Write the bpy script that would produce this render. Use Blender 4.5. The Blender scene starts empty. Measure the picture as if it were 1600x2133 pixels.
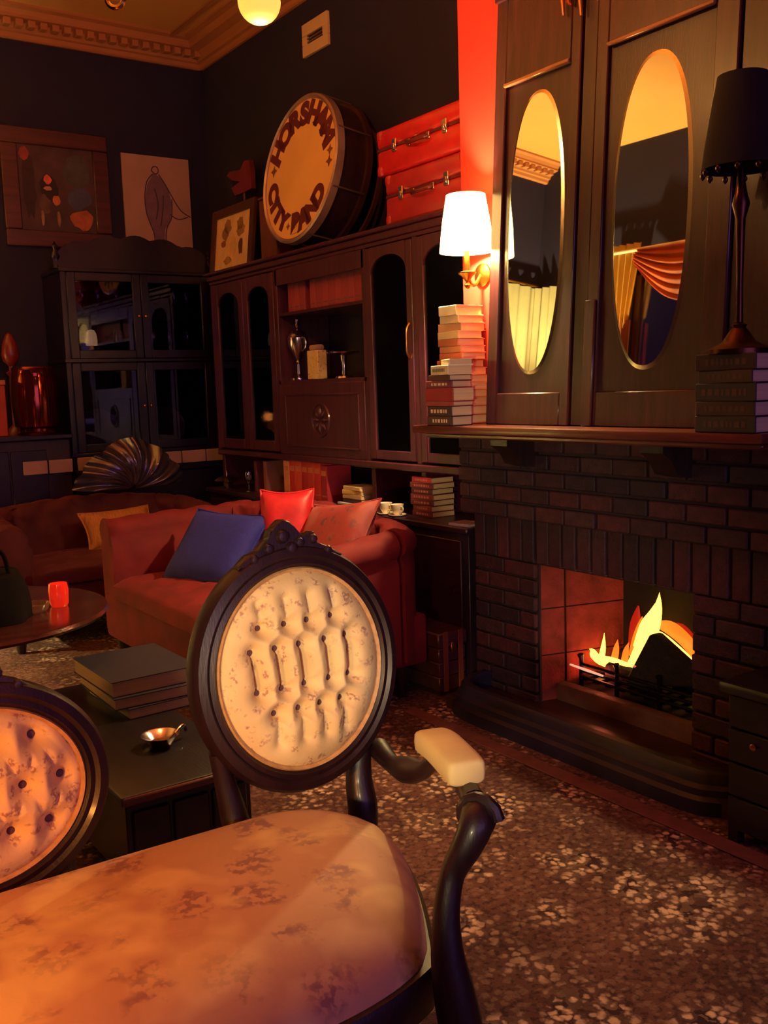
import bpy, bmesh, math, random
from mathutils import Vector, Matrix
random.seed(7)
S = bpy.context.scene
COL = S.collection
PI = math.pi
R = math.radians

# ------------------------------------------------------------------ camera
CAM_H = 1.30
YAW, PITCH, ROLL, FPX = R(34.691), R(7.417), R(-1.87), 2010.0
_f = Vector((math.sin(YAW)*math.cos(PITCH), math.cos(YAW)*math.cos(PITCH), -math.sin(PITCH)))
_r = Vector((math.cos(YAW), -math.sin(YAW), 0))
_u = _r.cross(_f)
CR = _r*math.cos(ROLL) + _u*math.sin(ROLL)
CU = -_r*math.sin(ROLL) + _u*math.cos(ROLL)
CP = Vector((0, 0, CAM_H))
cd = bpy.data.cameras.new('camera')
cd.sensor_fit = 'HORIZONTAL'; cd.sensor_width = 36.0
cd.lens = FPX/1600*36.0
cd.clip_start = 0.02
cam = bpy.data.objects.new('camera', cd)
mw = Matrix((CR, CU, -_f)).transposed().to_4x4(); mw.translation = CP
cam.matrix_world = mw
COL.objects.link(cam); S.camera = cam
def ray(x, y): return _f + CR*((x-800)/FPX) - CU*((y-1066.5)/FPX)
def onz(x, y, z): d = ray(x, y); return CP + d*((z-CAM_H)/d.z)
def onx(x, y, X): d = ray(x, y); return CP + d*(X/d.x)
def ony(x, y, Y): d = ray(x, y); return CP + d*(Y/d.y)

# ------------------------------------------------------------------ world, exposure, large lights
S.view_settings.view_transform = 'Standard'
S.view_settings.look = 'None'
S.view_settings.gamma = 1.0
S.view_settings.exposure = -0.3
S.view_settings.use_curve_mapping = False
W = bpy.data.worlds.new('dusk'); S.world = W; W.use_nodes = True
W.node_tree.nodes['Background'].inputs[0].default_value = (.10, .05, .20, 1)
W.node_tree.nodes['Background'].inputs[1].default_value = 0.15
def light(name, kind, loc, col, power, size=.1, rot=None, sizey=None):
    l = bpy.data.lights.new(name, kind); l.color = col; l.energy = power
    if kind == 'AREA':
        l.shape = 'RECTANGLE'; l.size = size; l.size_y = sizey or size
    else: l.shadow_soft_size = size
    o = bpy.data.objects.new(name, l); o.location = loc
    if rot: o.rotation_euler = rot
    COL.objects.link(o); return o
# added violet fill tinting the dark tones, set at the unseen rear wall
light('violet_fill', 'AREA', (1.0, -2.28, 1.75), (.60, .30, 1.0), 30, 2.6, (R(90), 0, 0), 1.7)

# ------------------------------------------------------------------ mesh helpers
LOC = {}
def put(name, me, mat, parent=None):
    o = bpy.data.objects.new(name, me); COL.objects.link(o)
    if mat: me.materials.append(mat)
    if parent:
        o.parent = parent; LOC[o.name] = LOC.get(parent.name, Vector((0, 0, 0)))
    return o
def obj(name, bm, mat, parent=None, smooth=True, ang=38):
    if parent is not None:
        off = LOC.get(parent.name)
        if off: bmesh.ops.translate(bm, verts=bm.verts, vec=-off)
    bmesh.ops.recalc_face_normals(bm, faces=bm.faces)
    me = bpy.data.meshes.new(name); bm.to_mesh(me); bm.free()
    if smooth:
        me.shade_smooth(); me.set_sharp_from_angle(angle=R(ang))
    return put(name, me, mat, parent)
def thing(name, label, cat, loc=(0, 0, 0), group=None, rotz=0):
    o = bpy.data.objects.new(name, None); o.empty_display_size = .05
    o.location = loc; o.rotation_euler = (0, 0, rotz); COL.objects.link(o)
    LOC[o.name] = Vector(loc) if not rotz else Vector((0, 0, 0))
    o['label'] = label; o['category'] = cat
    if group: o['group'] = group
    return o
def tag(o, label, cat, group=None):
    o['label'] = label; o['category'] = cat
    if group: o['group'] = group
    return o
def struct(o): o['kind'] = 'structure'; return o
def dup(root, loc, rotz=0, label=None, scale=None):
    def cp(o, par):
        c = o.copy(); COL.objects.link(c); c.parent = par
        for ch in o.children: cp(ch, c)
        return c
    c = cp(root, None); c.location = loc; c.rotation_euler = (0, 0, rotz)
    if scale: c.scale = scale
    if label: c['label'] = label
    return c
def NB(): return bmesh.new()
def box(bm, lo, hi, bev=0, seg=1, mat4=None):
    t = bmesh.new(); bmesh.ops.create_cube(t, size=1)
    lo = Vector(lo); hi = Vector(hi); c = (lo+hi)/2; s = hi-lo
    for v in t.verts: v.co = Vector((v.co.x*s.x, v.co.y*s.y, v.co.z*s.z))
    if bev: bmesh.ops.bevel(t, geom=t.edges[:], offset=min(bev, .49*min(abs(s.x), abs(s.y), abs(s.z))), segments=seg, profile=.5, affect='EDGES')
    for v in t.verts:
        v.co = v.co + c
        if mat4: v.co = mat4 @ v.co
    m = bpy.data.meshes.new('t'); t.to_mesh(m); t.free(); bm.from_mesh(m); bpy.data.meshes.remove(m); return bm
def addmesh(bm, verts, faces):
    vs = [bm.verts.new(v) for v in verts]
    for f in faces:
        try: bm.faces.new([vs[i] for i in f])
        except ValueError: pass
    return bm
def lathe(bm, prof, c=(0, 0, 0), seg=20, mat4=None):
    c = Vector(c); V = []; F = []; n = len(prof)
    for i in range(seg):
        a = 2*PI*i/seg
        for r, z in prof:
            p = Vector((r*math.cos(a), r*math.sin(a), z))
            if mat4: p = mat4 @ p
            V.append(p+c)
    for i in range(seg):
        j = (i+1) % seg
        for k in range(n-1): F.append((i*n+k, j*n+k, j*n+k+1, i*n+k+1))
    if prof[0][0] > 1e-4: F.append([i*n for i in range(seg)][::-1])
    if prof[-1][0] > 1e-4: F.append([i*n+n-1 for i in range(seg)])
    addmesh(bm, V, F); bmesh.ops.remove_doubles(bm, verts=bm.verts, dist=1e-5); return bm
def tube(bm, pts, rad, seg=8, closed=False, sx=1.0, sy=1.0):
    pts = [Vector(p) for p in pts]; n = len(pts)
    if not hasattr(rad, '__len__'): rad = [rad]*n
    V = []; F = []; up = None
    for i, p in enumerate(pts):
        if closed: t = pts[(i+1) % n]-pts[i-1]
        else: t = pts[min(i+1, n-1)]-pts[max(i-1, 0)]
        t.normalize()
        if up is None:
            up = Vector((0, 0, 1)) if abs(t.z) < .9 else Vector((1, 0, 0))
        up = (up - t*up.dot(t)).normalized(); s = t.cross(up)
        for k in range(seg):
            a = 2*PI*k/seg
            V.append(p + (up*math.cos(a)*sx + s*math.sin(a)*sy)*rad[i])
    for i in range(n if closed else n-1):
        j = (i+1) % n
        for k in range(seg):
            l = (k+1) % seg; F.append((i*seg+k, i*seg+l, j*seg+l, j*seg+k))
    if not closed:
        F.append(list(range(seg))[::-1]); F.append([(n-1)*seg+k for k in range(seg)])
    return addmesh(bm, V, F)
def smoothpath(pts, n=6):
    pts = [Vector(p) for p in pts]; out = []
    for i in range(len(pts)-1):
        p0 = pts[max(i-1, 0)]; p1 = pts[i]; p2 = pts[i+1]; p3 = pts[min(i+2, len(pts)-1)]
        for k in range(n):
            t = k/n
            out.append(.5*((2*p1)+(p2-p0)*t+(2*p0-5*p1+4*p2-p3)*t*t+(-p0+3*p1-3*p2+p3)*t**3))
    out.append(pts[-1]); return out
def smoothvals(v, n=6): return [p.x for p in smoothpath([(a, 0, 0) for a in v], n)]
def prism(bm, poly, m, depth):
    """poly of (a,b); m maps (a,b,c)->world Vector; extruded c in 0..depth"""
    n = len(poly)
    V = [m(a, b, 0) for a, b in poly]+[m(a, b, depth) for a, b in poly]
    F = [list(range(n))[::-1], [n+i for i in range(n)]]
    for i in range(n): F.append((i, (i+1) % n, n+(i+1) % n, n+i))
    return addmesh(bm, V, F)
def grid(bm, fn, nu, nv, closeu=False):
    V = []; F = []
    cu = nu if closeu else nu+1
    for i in range(cu):
        for j in range(nv+1): V.append(fn(i/nu, j/nv))
    for i in range(nu):
        k = (i+1) % cu
        for j in range(nv):
            F.append((i*(nv+1)+j, k*(nv+1)+j, k*(nv+1)+j+1, i*(nv+1)+j+1))
    return addmesh(bm, V, F)
def ellipse_ring(bm, m, a, b, prof, seg=64):
    """sweep a closed profile (dr, h) round an ellipse with half axes a,b; m maps (u,v,h)"""
    n = len(prof); V = []; F = []
    for i in range(seg):
        t = 2*PI*i/seg
        nx, ny = math.cos(t)*b, math.sin(t)*a; l = math.hypot(nx, ny); nx /= l; ny /= l
        for dr, h in prof: V.append(m(a*math.cos(t)+nx*dr, b*math.sin(t)+ny*dr, h))
    for i in range(seg):
        j = (i+1) % seg
        for k in range(n): F.append((i*n+k, j*n+k, j*n+(k+1) % n, i*n+(k+1) % n))
    return addmesh(bm, V, F)

# ------------------------------------------------------------------ materials
def lin(c):
    return tuple(((x/255)/12.92 if x/255 <= .04045 else ((x/255+.055)/1.055)**2.4) for x in c)+(1,)
MATS = {}
def mat(name, col, rough=.6, metal=0, scale=8, amt=.25, bump=0, bscale=None, stretch=(1, 1, 1), coat=0, spec=.5, sheen=0):
    if name in MATS: return MATS[name]
    m = bpy.data.materials.new(name); m.use_nodes = True; nt = m.node_tree; N = nt.nodes; L = nt.links
    b = N['Principled BSDF']; b.inputs['Roughness'].default_value = rough; b.inputs['Metallic'].default_value = metal
    b.inputs['Coat Weight'].default_value = coat; b.inputs['Coat Roughness'].default_value = .15
    b.inputs['Specular IOR Level'].default_value = spec
    if sheen:
        b.inputs['Sheen Weight'].default_value = sheen; b.inputs['Sheen Roughness'].default_value = .4
        b.inputs['Sheen Tint'].default_value = lin([min(255, c+60) for c in col])
    tc = N.new('ShaderNodeTexCoord'); mp = N.new('ShaderNodeMapping'); mp.inputs['Scale'].default_value = stretch
    L.new(tc.outputs['Object'], mp.inputs[0])
    n = N.new('ShaderNodeTexNoise'); n.inputs['Scale'].default_value = scale; n.inputs['Detail'].default_value = 5
    L.new(mp.outputs[0], n.inputs['Vector'])
    r = N.new('ShaderNodeValToRGB'); c = lin(col)
    r.color_ramp.elements[0].position = .3; r.color_ramp.elements[1].position = .7
    r.color_ramp.elements[0].color = tuple(x*(1-amt) for x in c[:3])+(1,)
    r.color_ramp.elements[1].color = tuple(min(1, x*(1+amt)) for x in c[:3])+(1,)
    L.new(n.outputs['Fac'], r.inputs[0]); L.new(r.outputs[0], b.inputs['Base Color'])
    if bump:
        bp = N.new('ShaderNodeBump'); bp.inputs['Strength'].default_value = bump; bp.inputs['Distance'].default_value = .01
        n2 = N.new('ShaderNodeTexNoise'); n2.inputs['Scale'].default_value = bscale or scale*6; n2.inputs['Detail'].default_value = 4
        L.new(mp.outputs[0], n2.inputs['Vector']); L.new(n2.outputs['Fac'], bp.inputs['Height']); L.new(bp.outputs[0], b.inputs['Normal'])
    MATS[name] = m; return m
def emis(name, col, power, base=None):
    if name in MATS: return MATS[name]
    m = bpy.data.materials.new(name); m.use_nodes = True; b = m.node_tree.nodes['Principled BSDF']
    b.inputs['Base Color'].default_value = lin(base or col); b.inputs['Roughness'].default_value = .6
    b.inputs['Emission Color'].default_value = lin(col); b.inputs['Emission Strength'].default_value = power
    MATS[name] = m; return m
def glass(name, col=(235, 235, 240), rough=.03, alpha=.12):
    """thin pane: mostly transparent with a sharp reflection"""
    if name in MATS: return MATS[name]
    m = bpy.data.materials.new(name); m.use_nodes = True; nt = m.node_tree; N = nt.nodes; L = nt.links
    out = N['Material Output']; N.remove(N['Principled BSDF'])
    t = N.new('ShaderNodeBsdfTransparent'); t.inputs[0].default_value = lin(col)
    g = N.new('ShaderNodeBsdfGlossy'); g.inputs['Roughness'].default_value = rough
    mx = N.new('ShaderNodeMixShader'); fr = N.new('ShaderNodeFresnel'); fr.inputs[0].default_value = 1.5
    ad = N.new('ShaderNodeMath'); ad.operation = 'ADD'; ad.inputs[1].default_value = alpha; ad.use_clamp = True
    L.new(fr.outputs[0], ad.inputs[0]); L.new(ad.outputs[0], mx.inputs[0]); L.new(t.outputs[0], mx.inputs[1]); L.new(g.outputs[0], mx.inputs[2]); L.new(mx.outputs[0], out.inputs[0])
    MATS[name] = m; return m

def nodes(m): return m.node_tree.nodes, m.node_tree.links
def brocade(name, base, dark, light_, scale=9, fine=70):
    """floral brocade: scattered motifs with fine twigs"""
    m = mat(name, base, .62, amt=.08, scale=5, sheen=.15)
    N, L = nodes(m); b = N['Principled BSDF']
    tc = N.new('ShaderNodeTexCoord')
    w = N.new('ShaderNodeTexNoise'); w.inputs['Scale'].default_value = 22; w.inputs['Detail'].default_value = 3
    L.new(tc.outputs['Object'], w.inputs['Vector'])
    mxv = N.new('ShaderNodeMixRGB'); mxv.blend_type = 'ADD'; mxv.inputs[0].default_value = .10
    L.new(tc.outputs['Object'], mxv.inputs[1]); L.new(w.outputs['Color'], mxv.inputs[2])
    v = N.new('ShaderNodeTexVoronoi'); v.inputs['Scale'].default_value = scale; v.inputs['Randomness'].default_value = .55
    L.new(mxv.outputs[0], v.inputs['Vector'])
    r = N.new('ShaderNodeValToRGB'); r.color_ramp.elements[0].position = .24; r.color_ramp.elements[1].position = .42
    r.color_ramp.elements[0].color = (1, 1, 1, 1); r.color_ramp.elements[1].color = (0, 0, 0, 1)
    L.new(v.outputs['Distance'], r.inputs[0])
    f = N.new('ShaderNodeTexNoise'); f.inputs['Scale'].default_value = fine; f.inputs['Detail'].default_value = 2
    L.new(tc.outputs['Object'], f.inputs['Vector'])
    r2 = N.new('ShaderNodeValToRGB'); r2.color_ramp.elements[0].position = .44; r2.color_ramp.elements[1].position = .54
    L.new(f.outputs['Fac'], r2.inputs[0])
    mm = N.new('ShaderNodeMath'); mm.operation = 'MULTIPLY'
    L.new(r.outputs[0], mm.inputs[0]); L.new(r2.outputs[0], mm.inputs[1])
    src = b.inputs['Base Color'].links[0].from_socket
    m1 = N.new('ShaderNodeMixRGB'); m1.inputs[2].default_value = lin(dark)
    L.new(mm.outputs[0], m1.inputs[0]); L.new(src, m1.inputs[1])
    n3 = N.new('ShaderNodeTexNoise'); n3.inputs['Scale'].default_value = 7; L.new(tc.outputs['Object'], n3.inputs['Vector'])
    r3 = N.new('ShaderNodeValToRGB'); r3.color_ramp.elements[0].position = .5; r3.color_ramp.elements[1].position = .62
    L.new(n3.outputs['Fac'], r3.inputs[0])
    m2 = N.new('ShaderNodeMixRGB'); m2.inputs[2].default_value = lin(light_)
    mm2 = N.new('ShaderNodeMath'); mm2.operation = 'MULTIPLY'; mm2.inputs[1].default_value = .6
    L.new(r3.outputs[0], mm2.inputs[0]); L.new(mm2.outputs[0], m2.inputs[0]); L.new(m1.outputs[0], m2.inputs[1])
    L.new(m2.outputs[0], b.inputs['Base Color'])
    bp = N.new('ShaderNodeBump'); bp.inputs['Strength'].default_value = .15; bp.inputs['Distance'].default_value = .004
    L.new(f.outputs['Fac'], bp.inputs['Height']); L.new(bp.outputs[0], b.inputs['Normal'])
    return m
def carpet_mat():
    m = bpy.data.materials.new('carpet'); m.use_nodes = True; N, L = nodes(m); b = N['Principled BSDF']
    b.inputs['Roughness'].default_value = .95; b.inputs['Specular IOR Level'].default_value = .1
    tc = N.new('ShaderNodeTexCoord')
    def noise(s, d=3):
        n = N.new('ShaderNodeTexNoise'); n.inputs['Scale'].default_value = s; n.inputs['Detail'].default_value = d
        L.new(tc.outputs['Object'], n.inputs['Vector']); return n
    def ramp(src, a, b_):
        r = N.new('ShaderNodeValToRGB'); r.color_ramp.elements[0].position = a; r.color_ramp.elements[1].position = b_
        L.new(src, r.inputs[0]); return r.outputs[0]
    def math_(op, a, b_):
        x = N.new('ShaderNodeMath'); x.operation = op; x.use_clamp = True
        for i, s in enumerate((a, b_)):
            if isinstance(s, (int, float)): x.inputs[i].default_value = s
            else: L.new(s, x.inputs[i])
        return x.outputs[0]
    def mix(f, a, b_):
        x = N.new('ShaderNodeMixRGB')
        L.new(f, x.inputs[0])
        for i, s in ((1, a), (2, b_)):
            if isinstance(s, tuple): x.inputs[i].default_value = s
            else: L.new(s, x.inputs[i])
        return x.outputs[0]
    wn = noise(9, 3)
    ad = N.new('ShaderNodeMixRGB'); ad.blend_type = 'ADD'; ad.inputs[0].default_value = .22
    L.new(tc.outputs['Object'], ad.inputs[1]); L.new(wn.outputs['Color'], ad.inputs[2])
    v = N.new('ShaderNodeTexVoronoi'); v.inputs['Scale'].default_value = 5.0; v.inputs['Randomness'].default_value = .9
    L.new(ad.outputs[0], v.inputs['Vector'])
    inv = math_('SUBTRACT', 1.0, v.outputs['Distance'])
    clump = math_('MULTIPLY', ramp(inv, .42, .72), ramp(noise(3.1, 2).outputs['Fac'], .40, .52))            # posies
    w2 = N.new('ShaderNodeMixRGB'); w2.blend_type = 'ADD'; w2.inputs[0].default_value = .03
    L.new(tc.outputs['Object'], w2.inputs[1]); L.new(noise(40, 2).outputs['Color'], w2.inputs[2])
    fine = N.new('ShaderNodeTexVoronoi'); fine.inputs['Scale'].default_value = 40
    L.new(w2.outputs[0], fine.inputs['Vector'])
    petals = ramp(math_('SUBTRACT', 1.0, fine.outputs['Distance']), .50, .72)
    fine2 = noise(62, 2)
    sp = ramp(fine2.outputs['Fac'], .52, .60)
    base = mix(ramp(noise(2.2, 2).outputs['Fac'], .35, .65), lin((78, 50, 48)), lin((112, 74, 66)))
    base = mix(math_('MULTIPLY', sp, .55), base, lin((40, 26, 34)))
    leaf = mix(ramp(fine.outputs['Color'], .3, .7), lin((60, 40, 44)), lin((120, 92, 78)))
    c1 = mix(clump, base, leaf)
    c2 = mix(math_('MULTIPLY', math_('ADD', clump, .12), petals), c1, lin((216, 178, 150)))
    L.new(c2, b.inputs['Base Color'])
    bp = N.new('ShaderNodeBump'); bp.inputs['Strength'].default_value = .5; bp.inputs['Distance'].default_value = .006
    L.new(noise(240, 2).outputs['Fac'], bp.inputs['Height']); L.new(bp.outputs[0], b.inputs['Normal'])
    return m
def wood(name, col, rough=.35, axis=2, amt=.35, coat=.25, sc=3):
    st = [14, 14, 14]; st[axis] = 1.2
    return mat(name, col, rough, amt=amt, scale=sc, stretch=tuple(st), coat=coat, bump=.08)
# ------------------------------------------------------------------ the room
XR, XL, YB, YF, ZC = 3.0, -1.1, 6.35, -2.3, 3.62
M_wall = mat('navy_paint', (24, 10, 50), .8, amt=.12, scale=3, bump=.05)
M_red = mat('red_paint', (196, 42, 28), .75, amt=.08, scale=3, bump=.05)
M_ceil = mat('tan_ceiling_paint', (210, 146, 80), .8, amt=.05, scale=2, bump=.04)
M_corn = mat('cornice_paint', (176, 108, 64), .7, amt=.06, scale=6)
M_carpet = carpet_mat()
M_strip = mat('carpet_border', (112, 62, 52), .9, amt=.2, scale=20, bump=.3)
floor = struct(obj('floor', box(NB(), (XL, YF, -.06), (XR, YB, 0)), M_carpet, smooth=False))
bm = NB(); box(bm, (2.17, 1.0, .001), (2.235, 3.05, .006), .002)
obj('border_strip', bm, M_strip, floor)
struct(obj('ceiling', box(NB(), (XL, YF, ZC), (XR, YB, ZC+.08)), M_ceil, smooth=False))
struct(obj('wall_back', box(NB(), (XL-.1, YB, 0), (XR+.1, YB+.1, ZC)), M_wall, smooth=False))
wall_right = struct(obj('wall_right', box(NB(), (XR, YF, 0), (XR+.1, YB, ZC)), M_wall, smooth=False))
# left wall with a window opening (seen only in the mirrors)
WY0, WY1, WZ0, WZ1 = 4.25, 5.25, .75, 2.62
bm = NB()
box(bm, (XL-.1, YF, 0), (XL, WY0, ZC)); box(bm, (XL-.1, WY1, 0), (XL, YB, ZC))
box(bm, (XL-.1, WY0, 0), (XL, WY1, WZ0)); box(bm, (XL-.1, WY0, WZ1), (XL, WY1, ZC))
struct(obj('wall_left', bm, M_wall, smooth=False))
M_frame = wood('window_wood', (70, 40, 28), .5)
bm = NB()
for y in (WY0+.03, (WY0+WY1)/2, WY1-.03): box(bm, (XL-.06, y-.025, WZ0), (XL-.02, y+.025, WZ1))
for z in (WZ0+.03, (WZ0+WZ1)/2, WZ1-.03): box(bm, (XL-.06, WY0, z-.025), (XL-.02, WY1, z+.025))
w1 = struct(obj('window_1', bm, M_frame))
obj('pane', box(NB(), (XL-.045, WY0, WZ0), (XL-.04, WY1, WZ1)), glass('window_glass'), w1)
# wall behind the camera; its window opening is added for the violet fill
bm = NB()
box(bm, (XL, YF-.1, 0), (-.3, YF, ZC)); box(bm, (2.3, YF-.1, 0), (XR, YF, ZC))
box(bm, (-.3, YF-.1, 0), (2.3, YF, .85)); box(bm, (-.3, YF-.1, 2.65), (2.3, YF, ZC))
struct(obj('wall_front', bm, M_wall, smooth=False))
# chimney breast, painted red above the mantel
struct(obj('wall_chimney_breast', box(NB(), (2.55, 1.55, 1.10), (XR, 3.07, ZC)), M_red, smooth=False))

# cornices: plain mouldings on the right wall, dentils on the back wall
def cornice(name, axis, a0, a1):
    # profile: distance from wall, z
    pr = [(0, 3.62), (.20, 3.62), (.20, 3.605), (.16, 3.598), (.145, 3.575), (.145, 3.56), (.085, 3.548), (.06, 3.522), (.055, 3.505), (.035, 3.50), (.03, 3.478), (.018, 3.47), (0, 3.47)]
    bm = NB(); n = len(pr)
    def P(d, z, s): return Vector((XR-d, s, z)) if axis == 'y' else Vector((s, YB-d, z))
    V = [P(d, z, a0) for d, z in pr]+[P(d, z, a1) for d, z in pr]
    F = [(i, (i+1) % n, n+(i+1) % n, n+i) for i in range(n)]
    F += [list(range(n)), [n+i for i in range(n)][::-1]]
    addmesh(bm, V, F)
    return struct(obj(name, bm, M_corn, ang=25))
trim_1 = cornice('trim_1', 'x', XL, XR)
trim_2 = cornice('trim_2', 'y', YF, YB)
# dentils on the back cornice
dm = bpy.data.meshes.new('dentil'); bm = NB(); box(bm, (-.022, -.03, -.02), (.022, .03, .02), .004); bm.to_mesh(dm); bm.free(); dm.materials.append(M_corn)
x = -1.04
while x < 2.93:
    o = bpy.data.objects.new('dentil', dm); COL.objects.link(o); o.parent = trim_1; o.location = (x, YB-.105, 3.535); x += .072
# cove strip on the ceiling next to the right wall
bm = NB(); box(bm, (XR-.30, YF, 3.600), (XR-.265, YB-.02, 3.622), .006)
struct(obj('trim_3', bm, M_corn))
bm = NB(); box(bm, (XL, YB-.022, 0), (XR, YB, .16), .008)
struct(obj('baseboard_back', bm, wood('dark_skirting', (38, 20, 18), .4)))

# air vent high on the right wall
v = thing('air_vent', 'cream air vent high on the dark wall below the cornice', 'vent', (XR, 4.83, 3.17))
M_vent = mat('vent_paint', (214, 176, 130), .6, amt=.05)
bm = NB(); y0, y1, z0, z1 = 4.70, 4.97, 3.165, 3.34
for lo, hi in (((y0, z0), (y1, z0+.06)), ((y0, z1-.065), (y1, z1)), ((y0, z0+.06), (y0+.05, z1-.065)), ((y1-.05, z0+.06), (y1, z1-.065))):
    box(bm, (XR-.02, lo[0], lo[1]), (XR, hi[0], hi[1]), .002)
obj('frame', bm, M_vent, v)
obj('backing', box(NB(), (XR-.004, y0+.04, z0+.03), (XR-.001, y1-.04, z1-.03)), mat('vent_dark', (30, 18, 18), .9), v)
for k in range(3):
    bm = NB(); box(bm, (XR-.016, y0+.045, z0+.068+k*.018), (XR-.006, y1-.045, z0+.075+k*.018)); obj('slat', bm, mat('vent_slat', (120, 84, 62), .7), v)

# ------------------------------------------------------------------ fireplace
FL, FR = 2.67, 1.95            # opening sides
FT = .60
fp = thing('fireplace', 'brick fireplace with burning fire, dark wooden mantel shelf and stone kerb', 'fireplace', (2.55, 2.31, 0))
M_mortar = mat('mortar', (52, 32, 34), .9, amt=.2, scale=30)
BR = [mat('brick_%d' % i, c, .72, amt=.3, scale=25, bump=.35, bscale=90) for i, c in enumerate(((58, 22, 34), (74, 28, 36), (46, 20, 34), (64, 32, 40)))]
M_soot = mat('sooty_brick', (30, 18, 18), .95, amt=.3, scale=10)
M_mantel = wood('mantel_wood', (104, 50, 38), .3, axis=1, coat=.4)
bm = NB()
box(bm, (2.565, FL, 0), (XR, 3.03, 1.10)); box(bm, (2.565, 1.59, 0), (XR, FR, 1.10)); box(bm, (2.565, FR, FT), (2.95, FL, 1.10))
box(bm, (2.52, 1.55, .775), (2.60, 3.07, 1.10))
obj('mortar_body', bm, M_mortar, fp, smooth=False)
_bc = {}
def brick(lx, ly, lz, loc, m):
    k = (round(lx, 3), round(ly, 3), round(lz, 3), m.name)
    if k not in _bc:
        b = NB(); box(b, (-lx/2, -ly/2, -lz/2), (lx/2, ly/2, lz/2), .004); me = bpy.data.meshes.new('brick'); b.to_mesh(me); b.free(); me.materials.append(m); _bc[k] = me
    o = bpy.data.objects.new('brick', _bc[k]); COL.objects.link(o); o.parent = fp
    o.location = Vector(loc)-LOC[fp.name]; return o
def course(x, y0, y1, z, bl, h, shift):
    y = y0 - (bl/2 if shift else 0)
    while y < y1-.001:
        a = max(y, y0); b_ = min(y+bl, y1)
        if b_-a > .02: brick(.03, round(b_-a-.010, 3), h-.010, (x+random.uniform(-.003, .003), (a+b_)/2, z+h/2), random.choice(BR))
        y += bl
for i in range(5): course(2.515, 1.56, 3.07, .775+i*.065, .152, .065, i % 2)       # projecting head courses
n = 20
for i in range(n):                                                             # soldier course
    w = (3.03-1.59)/n; brick(.03, w-.010, .165, (2.558+random.uniform(-.003, .003), 1.59+w*(i+.5), .69), random.choice(BR))
for i in range(9):
    course(2.558, FL, 3.03, .02+i*.0652, .18, .0652, i % 2); course(2.558, 1.59, FR, .02+i*.0652, .18, .0652, i % 2)
# firebox: angled cheeks, back and stone ledge
_cm = None
for xa, xb in ((2.575, 2.672), (2.682, 2.93)):
  for k in range(4):
    ya = FL-.10*(xa-2.575)/.355; yb_ = FL-.10*(xb-2.575)/.355
    bm = NB(); prism(bm, [(xa, ya), (xb, yb_), (xb, FL+.01), (xa, FL+.01)], lambda a, b, c: Vector((a, b, .055+k*.185+c)), .180)
    obj('firebrick', bm, mat('cheek_brick', (140, 52, 44), .9, amt=.35, scale=14, bump=.4), fp, smooth=False)
bm = NB(); prism(bm, [(2.58, FL), (2.94, FL-.085), (2.95, FL)], lambda a, b, c: Vector((a, b, .02+c)), FT+.2)
obj('firebox_cheek', bm, M_soot, fp, smooth=False)
bm = NB(); prism(bm, [(2.575, FR), (2.95, FR), (2.93, FR+.10)], lambda a, b, c: Vector((a, b, .02+c)), FT+.2)
obj('firebox_cheek', bm, MATS['cheek_brick'], fp, smooth=False)
obj('firebox_back', box(NB(), (2.93, FR, 0), (2.97, FL, 1.1)), M_soot, fp, smooth=False)
bm = NB(); box(bm, (2.63, FR, .05), (2.68, FL-.02, .125), .010, 2); obj('stone_ledge', bm, mat('worn_stone', (110, 74, 64), .6, amt=.3, scale=12, bump=.2), fp)
obj('firebox_floor', box(NB(), (2.66, FR, 0), (2.94, FL, .10)), M_soot, fp, smooth=False)
# mantel
bm = NB(); box(bm, (2.285, 1.53, 1.113), (2.55, 3.09, 1.143), .008, 2); box(bm, (2.33, 1.56, 1.094), (2.55, 3.06, 1.113), .006)
obj('mantel_shelf', bm, M_mantel, fp)
for y in (2.66, 1.96):
    bm = NB(); prism(bm, [(2.52, 1.094), (2.36, 1.094), (2.36, 1.07), (2.40, 1.045), (2.43, 1.0), (2.49, .985), (2.52, .985)], lambda a, b, c: Vector((a, y-.045+c, b)), .09)
    obj('corbel', bm, wood('corbel_wood', (40, 22, 24), .5), fp)
# hearth slab and kerb
obj('hearth_slab', box(NB(), (2.34, 1.64, 0), (2.64, 2.98, .055)), mat('hearth_tile', (58, 34, 40), .35, amt=.2, scale=6), fp, smooth=False)
pth = smoothpath([(2.56, 2.975, 0), (2.45, 2.965, 0), (2.365, 2.90, 0), (2.335, 2.78, 0), (2.335, 2.4, 0), (2.335, 1.84, 0), (2.365, 1.72, 0), (2.45, 1.655, 0), (2.56, 1.645, 0)], 6)
prf = [(-.045, 0), (-.045, .045), (-.03, .055), (-.028, .075), (-.012, .085), (-.008, .11), (.004, .122), (.03, .122), (.04, .11), (.04, 0)]
V = []; F = []; n = len(prf)
for i, p in enumerate(pth):
    t = (pth[min(i+1, len(pth)-1)]-pth[max(i-1, 0)]).normalized(); nn = Vector((t.y, -t.x, 0))     # to the room side
    for d, z in prf: V.append(p - nn*d + Vector((0, 0, z)) if False else p + nn*(-d) + Vector((0, 0, z)))
for i in range(len(pth)-1):
    for k in range(n): F.append((i*n+k, (i+1)*n+k, (i+1)*n+(k+1) % n, i*n+(k+1) % n))
F += [list(range(n)), [(len(pth)-1)*n+k for k in range(n)][::-1]]
# make sure the stepped side faces the room (-x)
kerb_c = Vector((2.7, 2.31, 0))
bm = NB(); addmesh(bm, V, F); KERB = obj('kerb', bm, mat('kerb_slate', (34, 24, 48), .5, amt=.25, scale=8), fp)
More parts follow.
